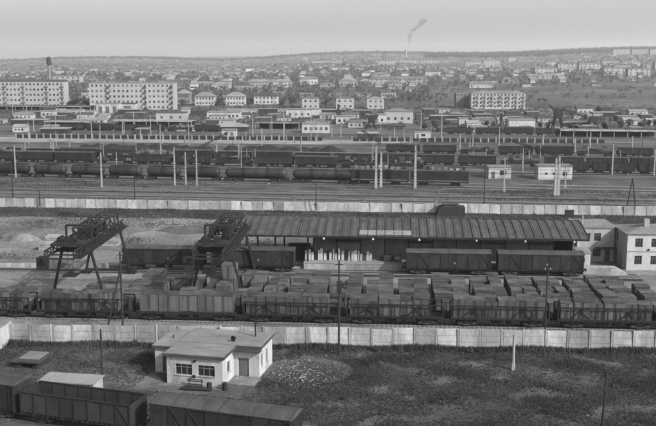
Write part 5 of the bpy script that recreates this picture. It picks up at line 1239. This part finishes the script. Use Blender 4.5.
rubble('litter', 'scattered stones and scrap along the yard tracks', [(T4.at(60, -5), 60, 2, 260, .1, .4), (T3.at(80, -4), 60, 1.5, 160, .1, .35), (T1.at(30, -4.4), 40, 1.2, 160, .05, .2), (G(60, 245), 14, 4, 260, .06, .3), (G(40, 275), 12, 3, 160, .05, .22)], 6)
heap('grey-brown earth heap left of the pale slab stacks', 22, 240, 8, 1.6, 50, 'yard', 'earth_heap', 'earth heaps'); heap('earth heap behind the first gantry crane', 72, 236, 9, 1.3, 51, 'yard', 'earth_heap', 'earth heaps'); heap('long low dark earth heap before the back fence', 190, 231, 12, 1.0, 52, 'field', 'earth_heap', 'earth heaps')
for i, (px, py, n, L, lab) in enumerate(((38, 251, 4, 3.6, 'pale stack of concrete slabs left of the first gantry crane'), (100, 246, 3, 3.6, 'pale concrete slab stack behind the first gantry crane'), (44, 240, 2, 4.5, 'pale slab stack farther back at the left of the yard'))):
    t = thing('slab_stack', lab, 'stack', G(px, py), R(-6 + i*5), 'stacks of concrete slabs')
    for k in range(n): MB().box(rnd.uniform(0, .3), L - rnd.uniform(0, .3), rnd.uniform(0, .2), 3 - rnd.uniform(0, .2), k*.36 + .02, k*.36 + .32).build('slab', M['conc'], t)

# ------------------------------------------------------------------ smoke and haze
sm = bpy.data.materials.new('smoke'); sm.use_nodes = True; nt = sm.node_tree; nt.nodes.remove(nt.nodes['Principled BSDF']); vp = nt.nodes.new('ShaderNodeVolumePrincipled')
vp.inputs['Color'].default_value = (.2, .2, .2, 1); nz = nt.nodes.new('ShaderNodeTexNoise'); nz.inputs['Scale'].default_value = .035; nz.inputs['Detail'].default_value = 4; tc = nt.nodes.new('ShaderNodeTexCoord'); nt.links.new(tc.outputs['Object'], nz.inputs['Vector']); mr_ = nt.nodes.new('ShaderNodeMapRange'); mr_.inputs[1].default_value = .38; mr_.inputs[2].default_value = .7; mr_.inputs[3].default_value = .0; mr_.inputs[4].default_value = .045; nt.links.new(nz.outputs['Fac'], mr_.inputs[0]); nt.links.new(mr_.outputs[0], vp.inputs['Density']); nt.links.new(vp.outputs[0], nt.nodes['Material Output'].inputs['Volume'])
mb = MB(); prev = None; n = 10
for k in range(9):
    u = k / 8; c = SMOKE + Vector((60 * u ** 1.5 + 8*math.sin(u*9), 0, 115 * u)); rr_ = 3 + 15 * u ** 1.3
    mb.v += [tuple(c + Vector((math.cos(i*6.283/n)*rr_*(1 + .25*math.sin(i*2.3 + k)), math.sin(i*6.283/n)*rr_, 6*math.sin(i*1.7 + k)))) for i in range(n)]
for k in range(8):
    for i in range(n): mb.f.append((k*n+i, k*n+(i+1) % n, (k+1)*n+(i+1) % n, (k+1)*n+i))
mb.f.append(tuple(range(n))[::-1]); mb.f.append(tuple(range(8*n, 9*n)))
tag(mb.build('smoke', sm), 'thin dark smoke plume drifting from the factory chimney', 'smoke', kind='stuff')
hz = bpy.data.materials.new('haze'); hz.use_nodes = True; nt = hz.node_tree; nt.nodes.remove(nt.nodes['Principled BSDF']); vp = nt.nodes.new('ShaderNodeVolumePrincipled')
vp.inputs['Color'].default_value = (1, 1, 1, 1); vp.inputs['Density'].default_value = HAZE; vp.inputs['Anisotropy'].default_value = .2
nt.links.new(vp.outputs[0], nt.nodes['Material Output'].inputs['Volume'])
tag(MB().box(-15000, 15000, -400, 15500, -260, 330).build('haze', hz), 'pale haze lying over the whole yard and town', 'haze', kind='stuff')
